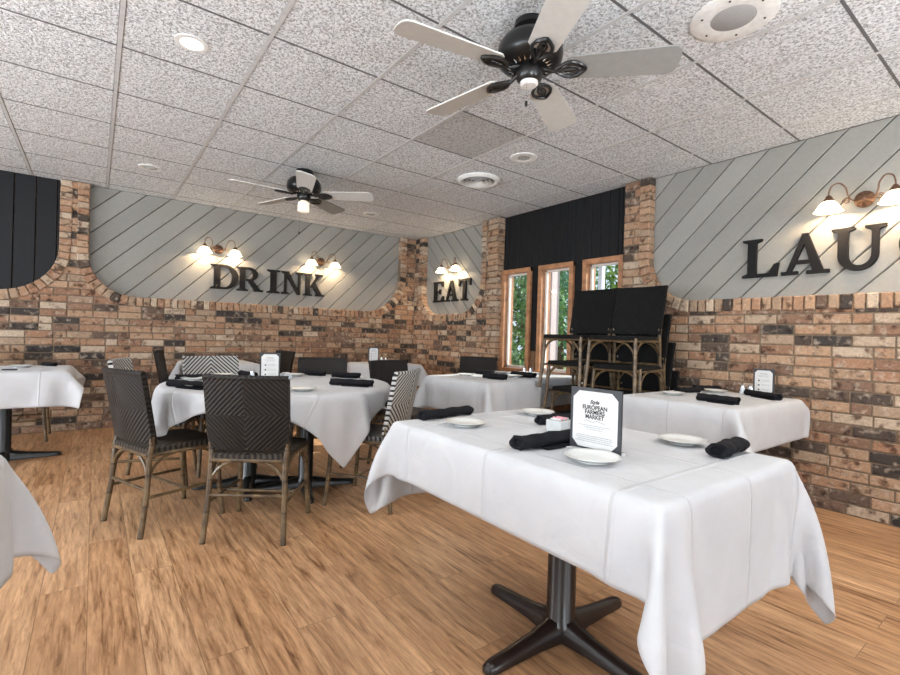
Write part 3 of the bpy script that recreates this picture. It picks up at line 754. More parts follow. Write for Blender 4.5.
# ------------------------------------------------------------------ cloth simulation (position based)
def sim_cloth(w, h, inside, push, res=.03, steps=110, iters=26, boxes=(), ztop=0.0, floor=-.72, seed=0, shift=(0,0), segs=None):
    """w,h cloth size centred on shift; inside(x,y)->bool on table; push(x,y)->(dx,dy,dist) to the outside edge"""
    if segs is None:
        nx = int(round(w/res))+1; ny = int(round(h/res))+1
        xs = np.linspace(-w/2, w/2, nx)+shift[0]; ys = np.linspace(-h/2, h/2, ny)+shift[1]
    else:                                   # grid lines fall exactly on the table edges
        def line(l, t_, r_):
            a = np.linspace(-t_/2-l, -t_/2, max(2, int(round(l/res)))+1)[:-1]; b = np.linspace(-t_/2, t_/2, int(round(t_/res))+1)
            c = np.linspace(t_/2, t_/2+r_, max(2, int(round(r_/res)))+1)[1:]; return np.concatenate([a, b, c])
        xs = line(*segs[0]); ys = line(*segs[1]); nx = len(xs); ny = len(ys)
    Xg, Yg = np.meshgrid(xs, ys, indexing='ij'); P = np.stack([Xg, Yg, np.full_like(Xg, ztop)], -1)
    rg = np.random.RandomState(seed)
    fixed = inside(Xg, Yg, .001 if segs else -.002); FL = P.copy()
    # gentle random start so folds form
    nz = rg.randn(nx, ny)
    for _ in range(6): nz = (nz+np.roll(nz, 1, 0)+np.roll(nz, -1, 0)+np.roll(nz, 1, 1)+np.roll(nz, -1, 1))/5
    P[..., 2] += np.where(fixed, 0, nz*.02)
    P0 = P.copy(); V = np.zeros_like(P); im = np.where(fixed, 0., 1.)
    dx = xs[1]-xs[0]; dy = ys[1]-ys[0]; dd = math.hypot(dx, dy)
    def con(sa, sb, rest, k):
        a = P[sa]; b = P[sb]; rest = np.sqrt(((FL[sb]-FL[sa])**2).sum(-1)); d = b-a; l = np.sqrt((d*d).sum(-1))+1e-9; wa = im[sa]; wb = im[sb]; ws = wa+wb+1e-9
        c = (k*(l-rest)/l/ws)[..., None]*d
        P[sa] += c*wa[..., None]; P[sb] -= c*wb[..., None]
    S = []
    sl = slice
    for o in (0, 1):
        na = len(range(o, nx-1, 2)); S.append(((sl(o, o+2*na-1, 2), sl(None)), (sl(o+1, o+2*na, 2), sl(None)), dx, 1.))
        nb = len(range(o, ny-1, 2)); S.append(((sl(None), sl(o, o+2*nb-1, 2)), (sl(None), sl(o+1, o+2*nb, 2)), dy, 1.))
    for o in (0, 1):
        na = len(range(o, nx-1, 2)); A = sl(o, o+2*na-1, 2); B = sl(o+1, o+2*na, 2)
        for q in (0, 1):
            nb = len(range(q, ny-1, 2)); C = sl(q, q+2*nb-1, 2); D = sl(q+1, q+2*nb, 2)
            S.append(((A, C), (B, D), dd, .35)); S.append(((B, C), (A, D), dd, .35))
    for o in range(4):
        na = len([i for i in range(o, nx-2, 4)]); nb = len([i for i in range(o, ny-2, 4)])
        if na: S.append(((sl(o, o+4*na-3, 4), sl(None)), (sl(o+2, o+4*na-1, 4), sl(None)), 2*dx, .12))
        if nb: S.append(((sl(None), sl(o, o+4*nb-3, 4)), (sl(None), sl(o+2, o+4*nb-1, 4)), 2*dy, .12))
    dt = .018
    for st in range(steps):
        V[..., 2] -= 9.8*dt; V *= .965
        old = P.copy(); P += V*dt*im[..., None]
        for it in range(iters):
            for a, b, r, k in S: con(a, b, r, k)
            x, y, z = P[..., 0], P[..., 1], P[..., 2]
            ins = inside(x, y, .004) & (z < ztop) & ~fixed
            ux, uy, dist = push(x, y, .004)
            side = ins & (dist < (ztop-z)); up = ins & ~side
            P[..., 0] += np.where(side, ux*dist, 0); P[..., 1] += np.where(side, uy*dist, 0); P[..., 2] = np.where(up, ztop, P[..., 2])
            for (bx, by, ba, hw, hd, z0, z1) in boxes:
                ca, sa = math.cos(ba), math.sin(ba); lx = (P[..., 0]-bx)*ca+(P[..., 1]-by)*sa; ly = -(P[..., 0]-bx)*sa+(P[..., 1]-by)*ca
                zz = P[..., 2]; inn = (abs(lx) < hw) & (abs(ly) < hd) & (zz < z1) & (zz > z0)
                pz = z1-zz; px = hw-abs(lx); py = hd-abs(ly)
                cz = inn & (pz <= px+.03) & (pz <= py+.03); cx = inn & ~cz & (px <= py); cy = inn & ~cz & ~cx
                P[..., 2] = np.where(cz, z1, zz)
                mx_ = np.where(cx, np.sign(lx)*px, 0); my_ = np.where(cy, np.sign(ly)*py, 0)
                P[..., 0] += mx_*ca-my_*sa; P[..., 1] += mx_*sa+my_*ca
            P[..., 2] = np.maximum(P[..., 2], floor)
        P[fixed] = P0[fixed]
        V = (P-old)/dt
    Q = P.copy()
    for _ in range(3):
        E_ = np.pad(Q, ((1,1),(1,1),(0,0)), mode='edge')
        A = (E_[2:,1:-1]+E_[:-2,1:-1]+E_[1:-1,2:]+E_[1:-1,:-2])/4
        # hem points average only along the hem
        A[0,1:-1] = (Q[0,2:]+Q[0,:-2])/2; A[-1,1:-1] = (Q[-1,2:]+Q[-1,:-2])/2; A[1:-1,0] = (Q[2:,0]+Q[:-2,0])/2; A[1:-1,-1] = (Q[2:,-1]+Q[:-2,-1])/2
        for a_ in (0,-1):
            for b_ in (0,-1): A[a_,b_] = Q[a_,b_]
        Q = np.where(fixed[...,None], P0, Q*.4+A*.6)
    return Q, nx, ny
def cloth_obj(name, P, nx, ny, loc, rotz, label, group=None):
    V = P.reshape(-1, 3); F = [(i*ny+j, (i+1)*ny+j, (i+1)*ny+j+1, i*ny+j+1) for i in range(nx-1) for j in range(ny-1)]
    me = bpy.data.meshes.new(name); me.from_pydata([tuple(p) for p in V], [], F); me.update()
    uv = me.uv_layers.new(name='UVMap')
    for p in me.polygons:
        p.use_smooth = True
        for li, vi in zip(p.loop_indices, p.vertices):
            uv.data[li].uv = ((vi//ny)/(nx-1), (vi % ny)/(ny-1))
    me.materials.append(M['cloth'])
    o = bpy.data.objects.new(name, me); link(o); o.location = loc; o.rotation_euler.z = rotz
    s = o.modifiers.new('sub', 'SUBSURF'); s.levels = 1; s.render_levels = 1
    s = o.modifiers.new('thick', 'SOLIDIFY'); s.thickness = .0016; s.offset = 1
    tag(o, label, 'tablecloth', group); return o
def rect_fns(hw, hd):
    def inside(x, y, m): return (abs(x) < hw+m) & (abs(y) < hd+m)
    def push(x, y, m):
        px = hw+m-abs(x); py = hd+m-abs(y); s = px < py
        return np.where(s, np.sign(x), 0), np.where(s, 0, np.sign(y)), np.minimum(px, py)
    return inside, push
def circ_fns(R):
    def inside(x, y, m): return x*x+y*y < (R+m)**2
    def push(x, y, m):
        r = np.sqrt(x*x+y*y)+1e-9; return x/r, y/r, R+m-r
    return inside, push

# ------------------------------------------------------------------ tables
def xbase(t, cx, cy, ang, rp=.05, foot=.36, mat='pole_brown', top=ZT-.03):
    mb = MB(); mb.lathe([(0, .045), (rp+.012, .045), (rp+.01, .06), (rp, .075), (rp, top-.02), (.0, top-.02)], 28, (cx, cy, 0)); mb.build('pole', M[mat], t, True)
    mb = MB()
    for k in range(4):
        a = ang+k*PI/2; Mx = Matrix.Translation((cx, cy, 0)) @ Matrix.Rotation(a, 4, 'Z')
        secs = [(.0, .045, .085), (.06, .04, .075), (.14, .031, .056), (.26, .028, .042), (foot-.03, .027, .036), (foot-.008, .02, .03), (foot, .008, .02)]
        V = []; F = []
        for (r, w, h) in secs:
            for (yy, zz) in ((-w, .004), (-w, h*.55), (-w*.6, h*.93), (0, h), (w*.6, h*.93), (w, h*.55), (w, .004)): V.append(Mx @ Vector((r, yy, zz)))
        n = 7
        for i in range(len(secs)-1):
            for j in range(n): F.append((i*n+j, i*n+(j+1) % n, (i+1)*n+(j+1) % n, (i+1)*n+j))
        F.append(tuple(range(n))); F.append(tuple((len(secs)-1)*n+j for j in range(n)))
        mb.add(V, F)
    mb.build('cross_base', M[mat], t, True, angle=50)
def table(label, cx, cy, w, d, rotz, bases=((0,0),), mat='pole_brown', zt=ZT, rnd=False, group=None, foot=.36, rp=.05):
    t = thing('pedestal_table', label, 'table', (cx, cy, 0), rotz, group)
    mb = MB()
    if rnd: mb.lathe([(0, zt-.035), (w/2-.034, zt-.035), (w/2-.03, zt-.031), (w/2-.03, zt-.014), (w/2-.034, zt-.010), (0, zt-.010)], 64)
    else: mb.box(-w/2+.032, w/2-.032, -d/2+.032, d/2-.032, zt-.035, zt-.010, .006)
    mb.build('tabletop', M['black_metal'], t, rnd)
    for (x, y) in bases: xbase(t, x, y, 0, mat=mat, top=zt-.01, foot=foot, rp=rp)
    return t
def clothed(label, clabel, cx, cy, w, d, rotz, drops, res=.03, bases=((0,0),), zt=ZT, mat='pole_brown', seed=0, boxes=(), steps=100, foot=.36, rp=.05):
    t = table(label, cx, cy, w, d, rotz, bases, mat, zt, foot=foot, rp=rp)
    l, r, f, b = drops                        # -x, +x, -y, +y overhang
    ins, push = rect_fns(w/2, d/2)
    P, nx, ny = sim_cloth(w+l+r, d+f+b, ins, push, res, steps, 24, boxes, 0, -zt+.01, seed, ((r-l)/2, (b-f)/2), ((l, w, r), (f, d, b)))
    return t, cloth_obj('tablecloth', P, nx, ny, (cx, cy, zt), rotz, clabel)

# foreground table
FX0, FX1, FY0, FY1 = 1.01, 1.80, .55, 1.735
clothed('rectangular table on a dark brown cross base pedestal, largest, in the foreground', 'white tablecloth with pointed corner folds on the large foreground table',
        (FX0+FX1)/2, (FY0+FY1)/2, FX1-FX0, FY1-FY0, 0, (.215, .33, .35, .33), .0245, seed=3, steps=120, rp=.052, foot=.37)
# right table by the LAUGH wall
clothed('rectangular table against the brick wall under the letters LAU', 'white tablecloth on the table against the brick wall under LAU',
        3.385, 1.52, 1.03, .74, 0, (.27, .055, .26, .3), .033, seed=5)
# window table (slightly turned)
wa = math.atan2(.16, 1.03)
clothed('rectangular table below the tall wood framed windows', 'white tablecloth on the table below the windows',
        3.16, 3.27, 1.40, .78, wa*.6, (.28, .2, .25, .3), .035, bases=((-.35, 0), (.35, 0)), seed=8)
# left back table
clothed('small table on a black pedestal before the brick wall at the left edge', 'white tablecloth on the small table before the brick wall, left edge of the photo',
        -.56, 5.13, .80, .74, 0, (.26, .14, .27, .26), .033, mat='black_metal', seed=10, rp=.045)
# left front table
clothed('table cut off by the left edge of the photo in the foreground', 'white tablecloth cut off by the left edge, nearest the camera on the left',
        -.58, 1.33, .76, 1.0, 0, (.3, .30, .3, .30), .033, seed=12)
# far tables
clothed('small table by the far brick wall behind the round table', 'white tablecloth on the small far table under the word DRINK',
        1.10, 5.72, .70, .70, 0, (.26, .26, .26, .16), .035, seed=14)
clothed('small table near the far corner under the end of the DRINK boards', 'white tablecloth on the small table in the far corner',
        2.90, 5.22, .68, .68, 0, (.26, .26, .26, .26), .035, seed=15)
# round table
RC = (1.075, 3.42); RR = .765
t = table('large round table ringed by woven chairs', RC[0], RC[1], RR*2, RR*2, math.radians(-15), ((.17, -.11), (-.2, .05)), 'black_metal', rnd=True)

# ------------------------------------------------------------------ chairs
def chair_proto(name_label, wv, ws, frame='bamboo'):
    t = thing('bistro_chair', name_label, 'chair')
    # seat
    mb = MB(); n = 12; hw = lambda y: .205-.02*(-y+.2)/.4
    P = []
    for k in range(n+1): a = -PI/2*0; 
    pts = [(-.205, .17), (-.19, .2), (-.1, .212), (.1, .212), (.19, .2), (.205, .17), (.19, -.19), (.17, -.205), (-.17, -.205), (-.19, -.19)][::-1]
    mb.prism(pts, lambda u, v, d: (u, v, d), .425, .458, .008)
    mb.build('seat', M[ws], t)
    # backrest panel, curved, leaning back
    def bk(u, z, d):
        lean = -.205-(z-.45)*.19; curve = .035*(u/.21)**2
        return (u, lean+curve+d, z)
    nu, nz = 10, 8
    V = []; F = []
    for sd, dd in ((0, -.014), (1, .014)):
        for i in range(nu+1):
            for j in range(nz+1):
                u = -.215+.43*i/nu; z = .478+(.855-.485)*j/nz; V.append(bk(u*(.97+.03*j/nz), z, dd))
    idx = lambda s_, i, j: s_*(nu+1)*(nz+1)+i*(nz+1)+j
    for s_ in (0, 1):
        for i in range(nu):
            for j in range(nz): F.append((idx(s_, i, j), idx(s_, i+1, j), idx(s_, i+1, j+1), idx(s_, i, j+1)))
    for i in range(nu): F += [(idx(0, i, 0), idx(1, i, 0), idx(1, i+1, 0), idx(0, i+1, 0)), (idx(0, i, nz), idx(0, i+1, nz), idx(1, i+1, nz), idx(1, i, nz))]
    for j in range(nz): F += [(idx(0, 0, j), idx(0, 0, j+1), idx(1, 0, j+1), idx(1, 0, j)), (idx(0, nu, j), idx(1, nu, j), idx(1, nu, j+1), idx(0, nu, j+1))]
    mb = MB(); mb.add(V, F); br = mb.build('backrest', M[wv], t, True)
    mb = MB(); mb.tube([bk(-.212+.424*i/10, .852, 0) for i in range(11)], .0165, 8); mb.build('top_rail', M[wv], br, True)
    fm = M[frame]
    for s in (-1, 1):
        mb = MB(); mb.tube([(s*.21, .215, 0), (s*.197, .195, .2), (s*.188, .185, .44)], .0145, 10); mb.build('leg', fm, t, True)
        mb = MB(); mb.tube([(s*.205, -.235, 0), (s*.195, -.205, .22), (s*.19, -.192, .43), (s*.195, -.183, .47), (s*.196, -.186, .52)], .0145, 10); mb.build('leg', fm, t, True)
    mb = MB()
    fl_, bl_ = (.197, .195), (.197, -.21)
    def arch(p, q, z0=.27, z1=.415):
        p = Vector((*p, 0)); q = Vector((*q, 0))
        for a, b in ((p, q), (q, p)):
            pts = []
            for k in range(7):
                th = PI/2*k/6; f = (1-math.cos(th))*.36
                pts.append(((a+(b-a)*f).x, (a+(b-a)*f).y, z0+(z1-z0)*math.sin(th)))
            mb = MB(); mb.tube(pts, .0085, 6); mb.build('arched_brace', fm, t, True)
    C4 = [(-.193, .19), (.193, .19), (.193, -.2), (-.193, -.2)]
    for a, b in zip(C4, C4[1:]+C4[:1]): arch(a, b)
    for a, b, z in (((-.197, .195), (-.195, -.205), .2), ((.197, .195), (.195, -.205), .2), ((-.197, .0), (.197, .0), .2), ((-.195, -.205), (.195, -.205), .24)):
        mb = MB(); mb.tube([(*a, z), (*b, z)], .009, 8); mb.build('stretcher', fm, t, True)
    mb = MB()
    for a, b in zip(C4, C4[1:]+C4[:1]): mb.tube([(*a, .42), (*b, .42)], .011, 8)
    mb.build('seat_rail', fm, t, True)
    return t
def face(mid, f, back=.205):
    """world loc/rot from the midpoint of the rear legs on the floor and the facing direction"""
    l = math.hypot(*f); f = (f[0]/l, f[1]/l)
    return (mid[0]+f[0]*back, mid[1]+f[1]*back, 0), math.atan2(-f[0], f[1])
cA = chair_proto('dark brown woven chair pulled up to the left side of the round table, back to the wall', 'weave', 'weave_seat')
G = 'dark woven bistro chairs'
CH = {}
loc, rz = face((.165, 3.10), (.93, .36)); cA.location = loc; cA.rotation_euler.z = rz; cA['label'] = 'dark brown woven chair at the left side of the round table, side view'; cA['group'] = G; CH['A'] = (loc, rz)
def put(key, mid, f, label, src=None):
    loc, rz = face(mid, f); CH[key] = (loc, rz)
    return dup(src or cA, loc, rz, label, G)
put('B', (.645, 2.575), (.58, .81), 'dark brown woven chair, back to the camera, nearest at the round table')
put('D', (2.075, 3.61), (.22, -.97), 'dark woven chair at the right far side of the round table, behind the glare-striped chair')
put('E', (1.63, 4.06), (-.45, -.89), 'dark woven chair facing the camera at the far side of the round table')
put('F', (.56, 5.52), (.97, -.2), 'dark woven chair seen edge-on, left of the small far table under DRINK')
put('G', (1.72, 5.50), (-.97, -.15), 'dark woven chair at the right side of the small far table, behind the menu card')
put('W', (3.47, 4.10), (-.8, -.6), 'grey brown woven chair behind the window table, against the brick')
put('L', (-.76, 5.98), (1, 0), 'woven chair behind the small left edge table, legs showing below the cloth')
cS = chair_proto('dark woven chair with painted glare stripes at the right side of the round table', 'glare_stripe', 'glare_stripe_seat')
loc, rz = face((1.61, 2.66), (-.61, .79)); cS.location = loc; cS.rotation_euler.z = rz; cS['label'] = 'dark woven chair, striped by painted window glare, at the right side of the round table'; cS['group'] = 'woven bistro chairs with painted glare'; CH['C'] = (loc, rz)
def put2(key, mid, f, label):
    loc, rz = face(mid, f); CH[key] = (loc, rz); return dup(cS, loc, rz, label, 'woven bistro chairs with painted glare')
put2('S', (.79, 4.32), (.12, -.99), 'woven chair with painted glare facing the camera at the far side of the round table')
put2('A2', (.185, 4.0), (.96, -.29), 'woven chair with painted glare mostly hidden behind the dark chair left of the table')
# stacks of chairs
cK = chair_proto('black woven chair topmost of the left stack before the windows', 'black_weave', 'black_weave')
cK['group'] = 'stacked black chairs'
order = ['topmost', 'second from top', 'third from top', 'lowest']
first = True
for si, (bx, by, nm, f) in enumerate(((3.47, 2.60, 'left stack before the windows', (-1, .0)), (3.50, 2.18, 'right stack beside the brick pillar', (-1, -.08)))):
    for k in range(4):
        sh = .05*k
        loc, rz = face((bx+sh+.03, by-.012*k), f); loc = (loc[0], loc[1], .225*(3-k)*1.0+.002)
        lab = 'black woven chair, %s of the %s' % (order[k], nm)
        if first: cK.location = loc; cK.rotation_euler.z = rz; cK['label'] = lab; first = False
        else: dup(cK, loc, rz, lab, 'stacked black chairs')

# round table cloth, lying over the seats pushed under it
ca = math.radians(-80-45)
bx = []
for k in ('A', 'B', 'C', 'D', 'E', 'S', 'A2'):
    (x, y, _), rz = CH[k]; dx_, dy_ = x-RC[0], y-RC[1]; lx = dx_*math.cos(-ca)-dy_*math.sin(-ca); ly = dx_*math.sin(-ca)+dy_*math.cos(-ca)
    bx.append((lx, ly, rz-ca, .23, .235, .3-ZT, .475-ZT))
ins, push = circ_fns(RR)
P, nx, ny = sim_cloth(1.68, 1.68, ins, push, .027, 130, 24, bx, 0, -ZT+.02, 4)
cloth_obj('tablecloth', P, nx, ny, (RC[0], RC[1], ZT), ca, 'white square tablecloth hanging in pointed folds over the round table')

# ------------------------------------------------------------------ table things
ZI = ZT+.0035
def plate_proto():
    mb = MB(); mb.lathe([(0, .004), (.045, .004), (.055, .006), (.066, .012), (.081, .017), (.083, .0185), (.081, .0195), (.066, .0155), (.052, .009), (.04, .0075), (0, .0075)], 48)
    mb.lathe([(.045, .004), (.045, 0), (.04, 0), (.04, .004)], 32)
    return mb.build('bread_plate', M['china'], None, True, angle=60)
pl0 = plate_proto(); used = [False]
def plate(x, y, label, z=ZI, sc=1.0):
    if not used[0]: o = pl0; used[0] = True
    else: o = pl0.copy(); link(o)
    o.location = (x, y, z); o.scale = (sc,)*3; tag(o, label, 'plate', 'white bread plates'); return o
def napkin(x0, y0, x1, y1, label, z=ZI, r=.023, flap=True, seed=0):
    rs_ = random.Random(seed); L_ = math.hypot(x1-x0, y1-y0); mb = MB(); V = []; F = []
    n = 26; m = 12
    for i in range(m+1):
        u = -L_/2+L_*i/m; rr = r*(1+.07*math.sin(i*1.7+seed)+(.06 if i in (0, m) else 0)); off = .004*math.sin(i*.8+seed)
        for k in range(n):
            a = 2*PI*k/n+.2*math.sin(i*.4); cr = rr*(1-.08*(math.cos(2*a-1) > .7)+.04*math.cos(3*a+i*.25))
            V.append((u+.004*math.sin(3*a), off+cr*1.18*math.cos(a), max(0.0, r*.86+cr*.86*math.sin(a))))
    for i in range(m):
        for k in range(n): F.append((i*n+k, i*n+(k+1) % n, (i+1)*n+(k+1) % n, (i+1)*n+k))
    # hollow rolled ends
    for e, i in ((-1, 0), (1, m)):
        b = len(V); c = V[i*n:(i+1)*n]; cx = sum(p[1] for p in c)/n; cz = sum(p[2] for p in c)/n
        for p in c: V.append((p[0], cx+(p[1]-cx)*.62, cz+(p[2]-cz)*.62))
        for p in c: V.append((p[0]-e*.012, cx+(p[1]-cx)*.5, cz+(p[2]-cz)*.5))
        for k in range(n):
            F.append((i*n+k, i*n+(k+1) % n, b+(k+1) % n, b+k)); F.append((b+k, b+(k+1) % n, b+n+(k+1) % n, b+n+k))
        F.append(tuple(b+n+k for k in range(n)))
    mb.add(V, F)
    if flap: mb.box(-L_*.18, L_*.46, -r*1.9, -r*.6, .0, .006, .002)
    o = mb.build('napkin_roll', M['napkin'], None, True, ((x0+x1)/2, (y0+y1)/2, z), math.atan2(y1-y0, x1-x0), angle=70)
    tag(o, label, 'napkin', 'rolled black napkins'); return o
def text_part(txt, size, par, x, y, z, mat, shear=0, bold=0.0, sx=1.0):
    c = bpy.data.curves.new('lettering', 'FONT'); c.body = txt; c.size = size; c.align_x = 'CENTER'; c.shear = shear; c.offset = bold; c.extrude = .0002
    o = bpy.data.objects.new('lettering', c); link(o)
    dg = bpy.context.evaluated_depsgraph_get(); me = bpy.data.meshes.new_from_object(o.evaluated_get(dg))
    bpy.data.objects.remove(o); me.materials.append(mat)
    q = bpy.data.objects.new('lettering', me); link(q); q.parent = par; q.location = (x, y, z); q.rotation_euler = (PI/2, 0, 0); q.scale = (sx, 1, 1)
    return q
def menu(x, y, rotz, w, h, label, kind, z=ZI, chamf=.022, dark=True):
    """upright framed card; front faces local -y"""
    t = thing('menu_card', label, 'menu', (x, y, z), rotz, None)
    mb = MB(); mb.box(-w/2, w/2, -.003, .006, .004, h, .0015); mb.build('cover', M['cover'], t)
    mb = MB(); mb.prism([(-w/2+.0, 0), (w/2, 0), (w/2, .004), (-w/2, .004)], lambda u, v, d: (u, d, v), -.03, .03, .001)
    mb.box(-w/2, w/2, .006, .03, 0, .012, .002); mb.build('stand', M['acrylic'], t)
    m_ = .011; c = chamf; x0, x1, z0, z1 = -w/2+m_, w/2-m_, m_, h-m_
    mb = MB(); mb.prism([(x0+c, z0), (x1-c, z0), (x1, z0+c), (x1, z1-c), (x1-c, z1), (x0+c, z1), (x0, z1-c), (x0, z0+c)], lambda u, v, d: (u, d, v), -.003, -.0045, 0)
    pp = mb.build('paper', M['paper'], t)
    yy = -.0049
    if kind == 'market':
        text_part('Style', h*.085, pp, -.002, yy, h*.755, M['ink'], .4, .0005)
        text_part('EUROPEAN', h*.092, pp, 0, yy, h*.665, M['ink'], 0, .0005, .95)
        text_part('FARMERS', h*.092, pp, 0, yy, h*.59, M['ink'], 0, .0005, .95)
        text_part('MARKET', h*.092, pp, 0, yy, h*.515, M['ink'], 0, .0005, .95)
        mb = MB(); mb.tube([(-.038+.0038*k, yy, h*.475+.002*math.sin(k*.6)) for k in range(21)], .0006, 5); mb.build('flourish', M['ink'], pp)
        rows = [(.40, .62), (.37, .4), (.34, .3), (.235, .7), (.205, .74), (.175, .66), (.145, .74)]
        for zf, wf_ in rows:
            mb = MB(); k = -w*wf_/2
            r_ = random.Random(int(zf*1000))
            while k < w*wf_/2:
                e = k+r_.uniform(.004, .012); mb.box(k, min(e, w*wf_/2), yy-.0002, yy, h*zf, h*zf+.0022); k = e+.0016
            mb.build('text_line', M['greyink'], pp)
    else:
        mb = MB(); mb.box(-w*.17, w*.17, yy-.0002, yy, h*.80, h*.825); mb.build('heading_line', M['greyink'], pp)
        for zf, wf_ in ((.74, .6), (.70, .45)):
            mb = MB(); mb.box(-w*wf_/2, w*wf_/2, yy-.0002, yy, h*zf, h*zf+.002); mb.build('text_line', M['greyink'], pp)
        for zf in (.55, .38, .21):
            mb = MB(); mb.lathe([(0, 0), (.006, 0)], 12, (0, 0, 0), Matrix.Translation((-w*.22, yy, h*zf)) @ Matrix.Rotation(PI/2, 4, 'X')); mb.build('dot', M['ink'], pp)
            for q in (.02, -.02):
                mb = MB(); mb.box(-w*.1, w*.3, yy-.0002, yy, h*(zf+q), h*(zf+q)+.0018); mb.build('text_line', M['greyink'], pp)
    return t
def shaker(x, y, label, z=ZI, top='chrome'):
    t = thing('shaker', label, 'shaker', (x, y, z), 0, 'salt and pepper shakers')
    mb = MB(); mb.lathe([(0, 0), (.018, 0), (.02, .004), (.016, .03), (.0145, .05), (.0, .05)], 10); mb.build('jar', M['salt'], t, True, angle=30)
    mb = MB(); mb.lathe([(.0155, .05), (.016, .06), (.012, .068), (0, .07)], 16); mb.build('lid', M['chrome'], t, True)
    return t
# foreground table settings
plate(1.215, 1.50, 'white bread plate at the left end of the foreground table'); plate(1.69, 1.55, 'white bread plate at the far right corner of the foreground table, behind the menu')
plate(1.20, .875, 'white bread plate in front of the market menu, nearest the camera'); plate(1.70, .86, 'white bread plate beside the napkin at the right end of the foreground table')
napkin(1.12, 1.68, 1.40, 1.71, 'rolled black napkin at the far left edge of the foreground table', seed=1, flap=False)
napkin(1.10, 1.09, 1.37, 1.075, 'long rolled black napkin left of the market menu', seed=2, r=.026)
napkin(1.585, .69, 1.775, .70, 'rolled black napkin at the right edge of the foreground table', seed=3, r=.027, flap=False)
napkin(1.50, 1.37, 1.68, 1.33, 'black napkin behind the white sachet caddy on the foreground table', seed=4, flap=False)
ma = math.atan2(-.03+.0, .1)
mloc = (1.30, .945)
ang_cam = math.atan2(mloc[1], mloc[0])
menu(1.305, .945, -PI/2+math.radians(4), .185, .205, 'upright menu card reading EUROPEAN FARMERS MARKET in a dark cover', 'market')
t = thing('sachet_caddy', 'small white square sachet caddy left of the market menu on the foreground table', 'caddy', (1.475, 1.235, ZI), .1)
mb = MB(); mb.box(-.04, .04, -.035, .035, 0, .045, .004); mb.build('box', M['acrylic'], t)
for k in range(5):
    mb = MB(); mb.box(-.03+k*.013, -.024+k*.013, -.025, .02, .046, .052+.003*(k % 2), .001); mb.build('sachet', M['pink'] if k % 2 else M['paper'], t)
shaker(1.50, 1.165, 'glass shaker with chrome lid directly behind the market menu'); shaker(1.555, 1.20, 'glass shaker with chrome lid behind the sachet caddy')
# right table settings
plate(3.22, 1.70, 'white bread plate at the far left corner of the table under LAU'); plate(3.72, 1.64, 'white bread plate at the wall side of the table under LAU')
napkin(3.10, 1.47, 3.09, 1.235, 'rolled black napkin at the near edge of the table under LAU', seed=5, r=.026)
napkin(3.78, 1.45, 3.62, 1.20, 'rolled black napkin before the small menu on the table under LAU', seed=6, r=.024)
napkin(3.40, 1.77, 3.56, 1.69, 'black napkin beside the far left plate under LAU', seed=7, r=.022, flap=False)
napkin(3.72, 1.80, 3.86, 1.68, 'black napkin behind the wall side plate under LAU', seed=8, r=.022, flap=False)
menu(3.885, 1.385, -PI/2, .135, .19, 'small dotted menu card against the brick wall under LAU', 'dots', chamf=.018)
shaker(3.80, 1.49, 'left shaker of the pair beside the small menu under LAU'); shaker(3.82, 1.445, 'right shaker of the pair beside the small menu under LAU')
# window table
plate(2.74, 3.40, 'white bread plate at the left end of the window table'); plate(3.10, 3.14, 'white bread plate in the middle of the window table')
napkin(2.76, 3.17, 2.84, 2.97, 'rolled black napkin at the left near edge of the window table', seed=9, r=.026)
napkin(3.0, 3.56, 3.08, 3.40, 'black napkin at the far left of the window table', seed=10, r=.024)
napkin(3.22, 3.28, 3.24, 3.02, 'rolled black napkin at the right near edge of the window table', seed=11, r=.026)
plate(3.28, 3.52, 'white bread plate at the window side of the window table')
shaker(3.50, 3.40, 'left shaker on the window table'); shaker(3.55, 3.36, 'right shaker on the window table, nearest the window frame')
# round table
plate(.52, 3.25, 'white bread plate at the left edge of the round table'); plate(.56, 3.72, 'white bread plate at the far left of the round table')
plate(.80, 3.98, 'white bread plate before the glare-striped chair on the round table'); plate(1.03, 2.86, 'white bread plate behind the back of the near dark chair on the round table')
plate(1.30, 3.82, 'white bread plate right of the menu on the round table')
napkin(.38, 3.38, .55, 3.12, 'rolled black napkin beside the left edge plate on the round table', seed=12, r=.025)
napkin(.46, 3.82, .68, 3.78, 'black napkin behind the far left plate of the round table', seed=13, r=.02)
napkin(.93, 3.98, .98, 3.76, 'black napkin left of the menu on the round table', seed=14, r=.024, flap=False)
napkin(1.42, 3.93, 1.54, 3.78, 'black napkin at the far right of the round table', seed=15, r=.024)
napkin(1.56, 3.66, 1.72, 3.50, 'black napkin before the dark chair at the right of the round table', seed=16, r=.024)
napkin(1.32, 3.12, 1.52, 2.90, 'rolled black napkin at the right near edge of the round table', seed=17, r=.026)
menu(1.03, 3.56, math.radians(-16), .14, .20, 'small dotted menu card standing in the middle of the round table', 'dots', chamf=.018)
shaker(.925, 3.62, 'glass shaker left of the menu on the round table')
t = thing('sachet_caddy', 'small pale sachet caddy right of the menu on the round table', 'caddy', (1.165, 3.62, ZI), .3)
mb = MB(); mb.box(-.035, .035, -.03, .03, 0, .035, .004); mb.build('box', M['salt'], t)
mb = MB(); mb.box(-.02, .02, -.02, .02, .036, .05, .002); mb.build('sachet', M['paper'], t)
# left edge table
zi = ZI
napkin(-.35, 5.42, -.27, 5.30, 'black napkin near the right end of the small left edge table', seed=18, r=.018, flap=False)
plate(-.48, 5.22, 'white plate on the small left edge table')
t = thing('dinner_knife', 'dark handled knife lying on the small left edge table', 'knife', (-.56, 4.92, zi), .1)
mb = MB(); mb.box(-.11, 0, -.008, .008, 0, .002, .0005); mb.build('blade', M['chrome'], t)
mb = MB(); mb.box(0, .09, -.008, .008, 0, .01, .003); mb.build('handle', M['black_metal'], t)
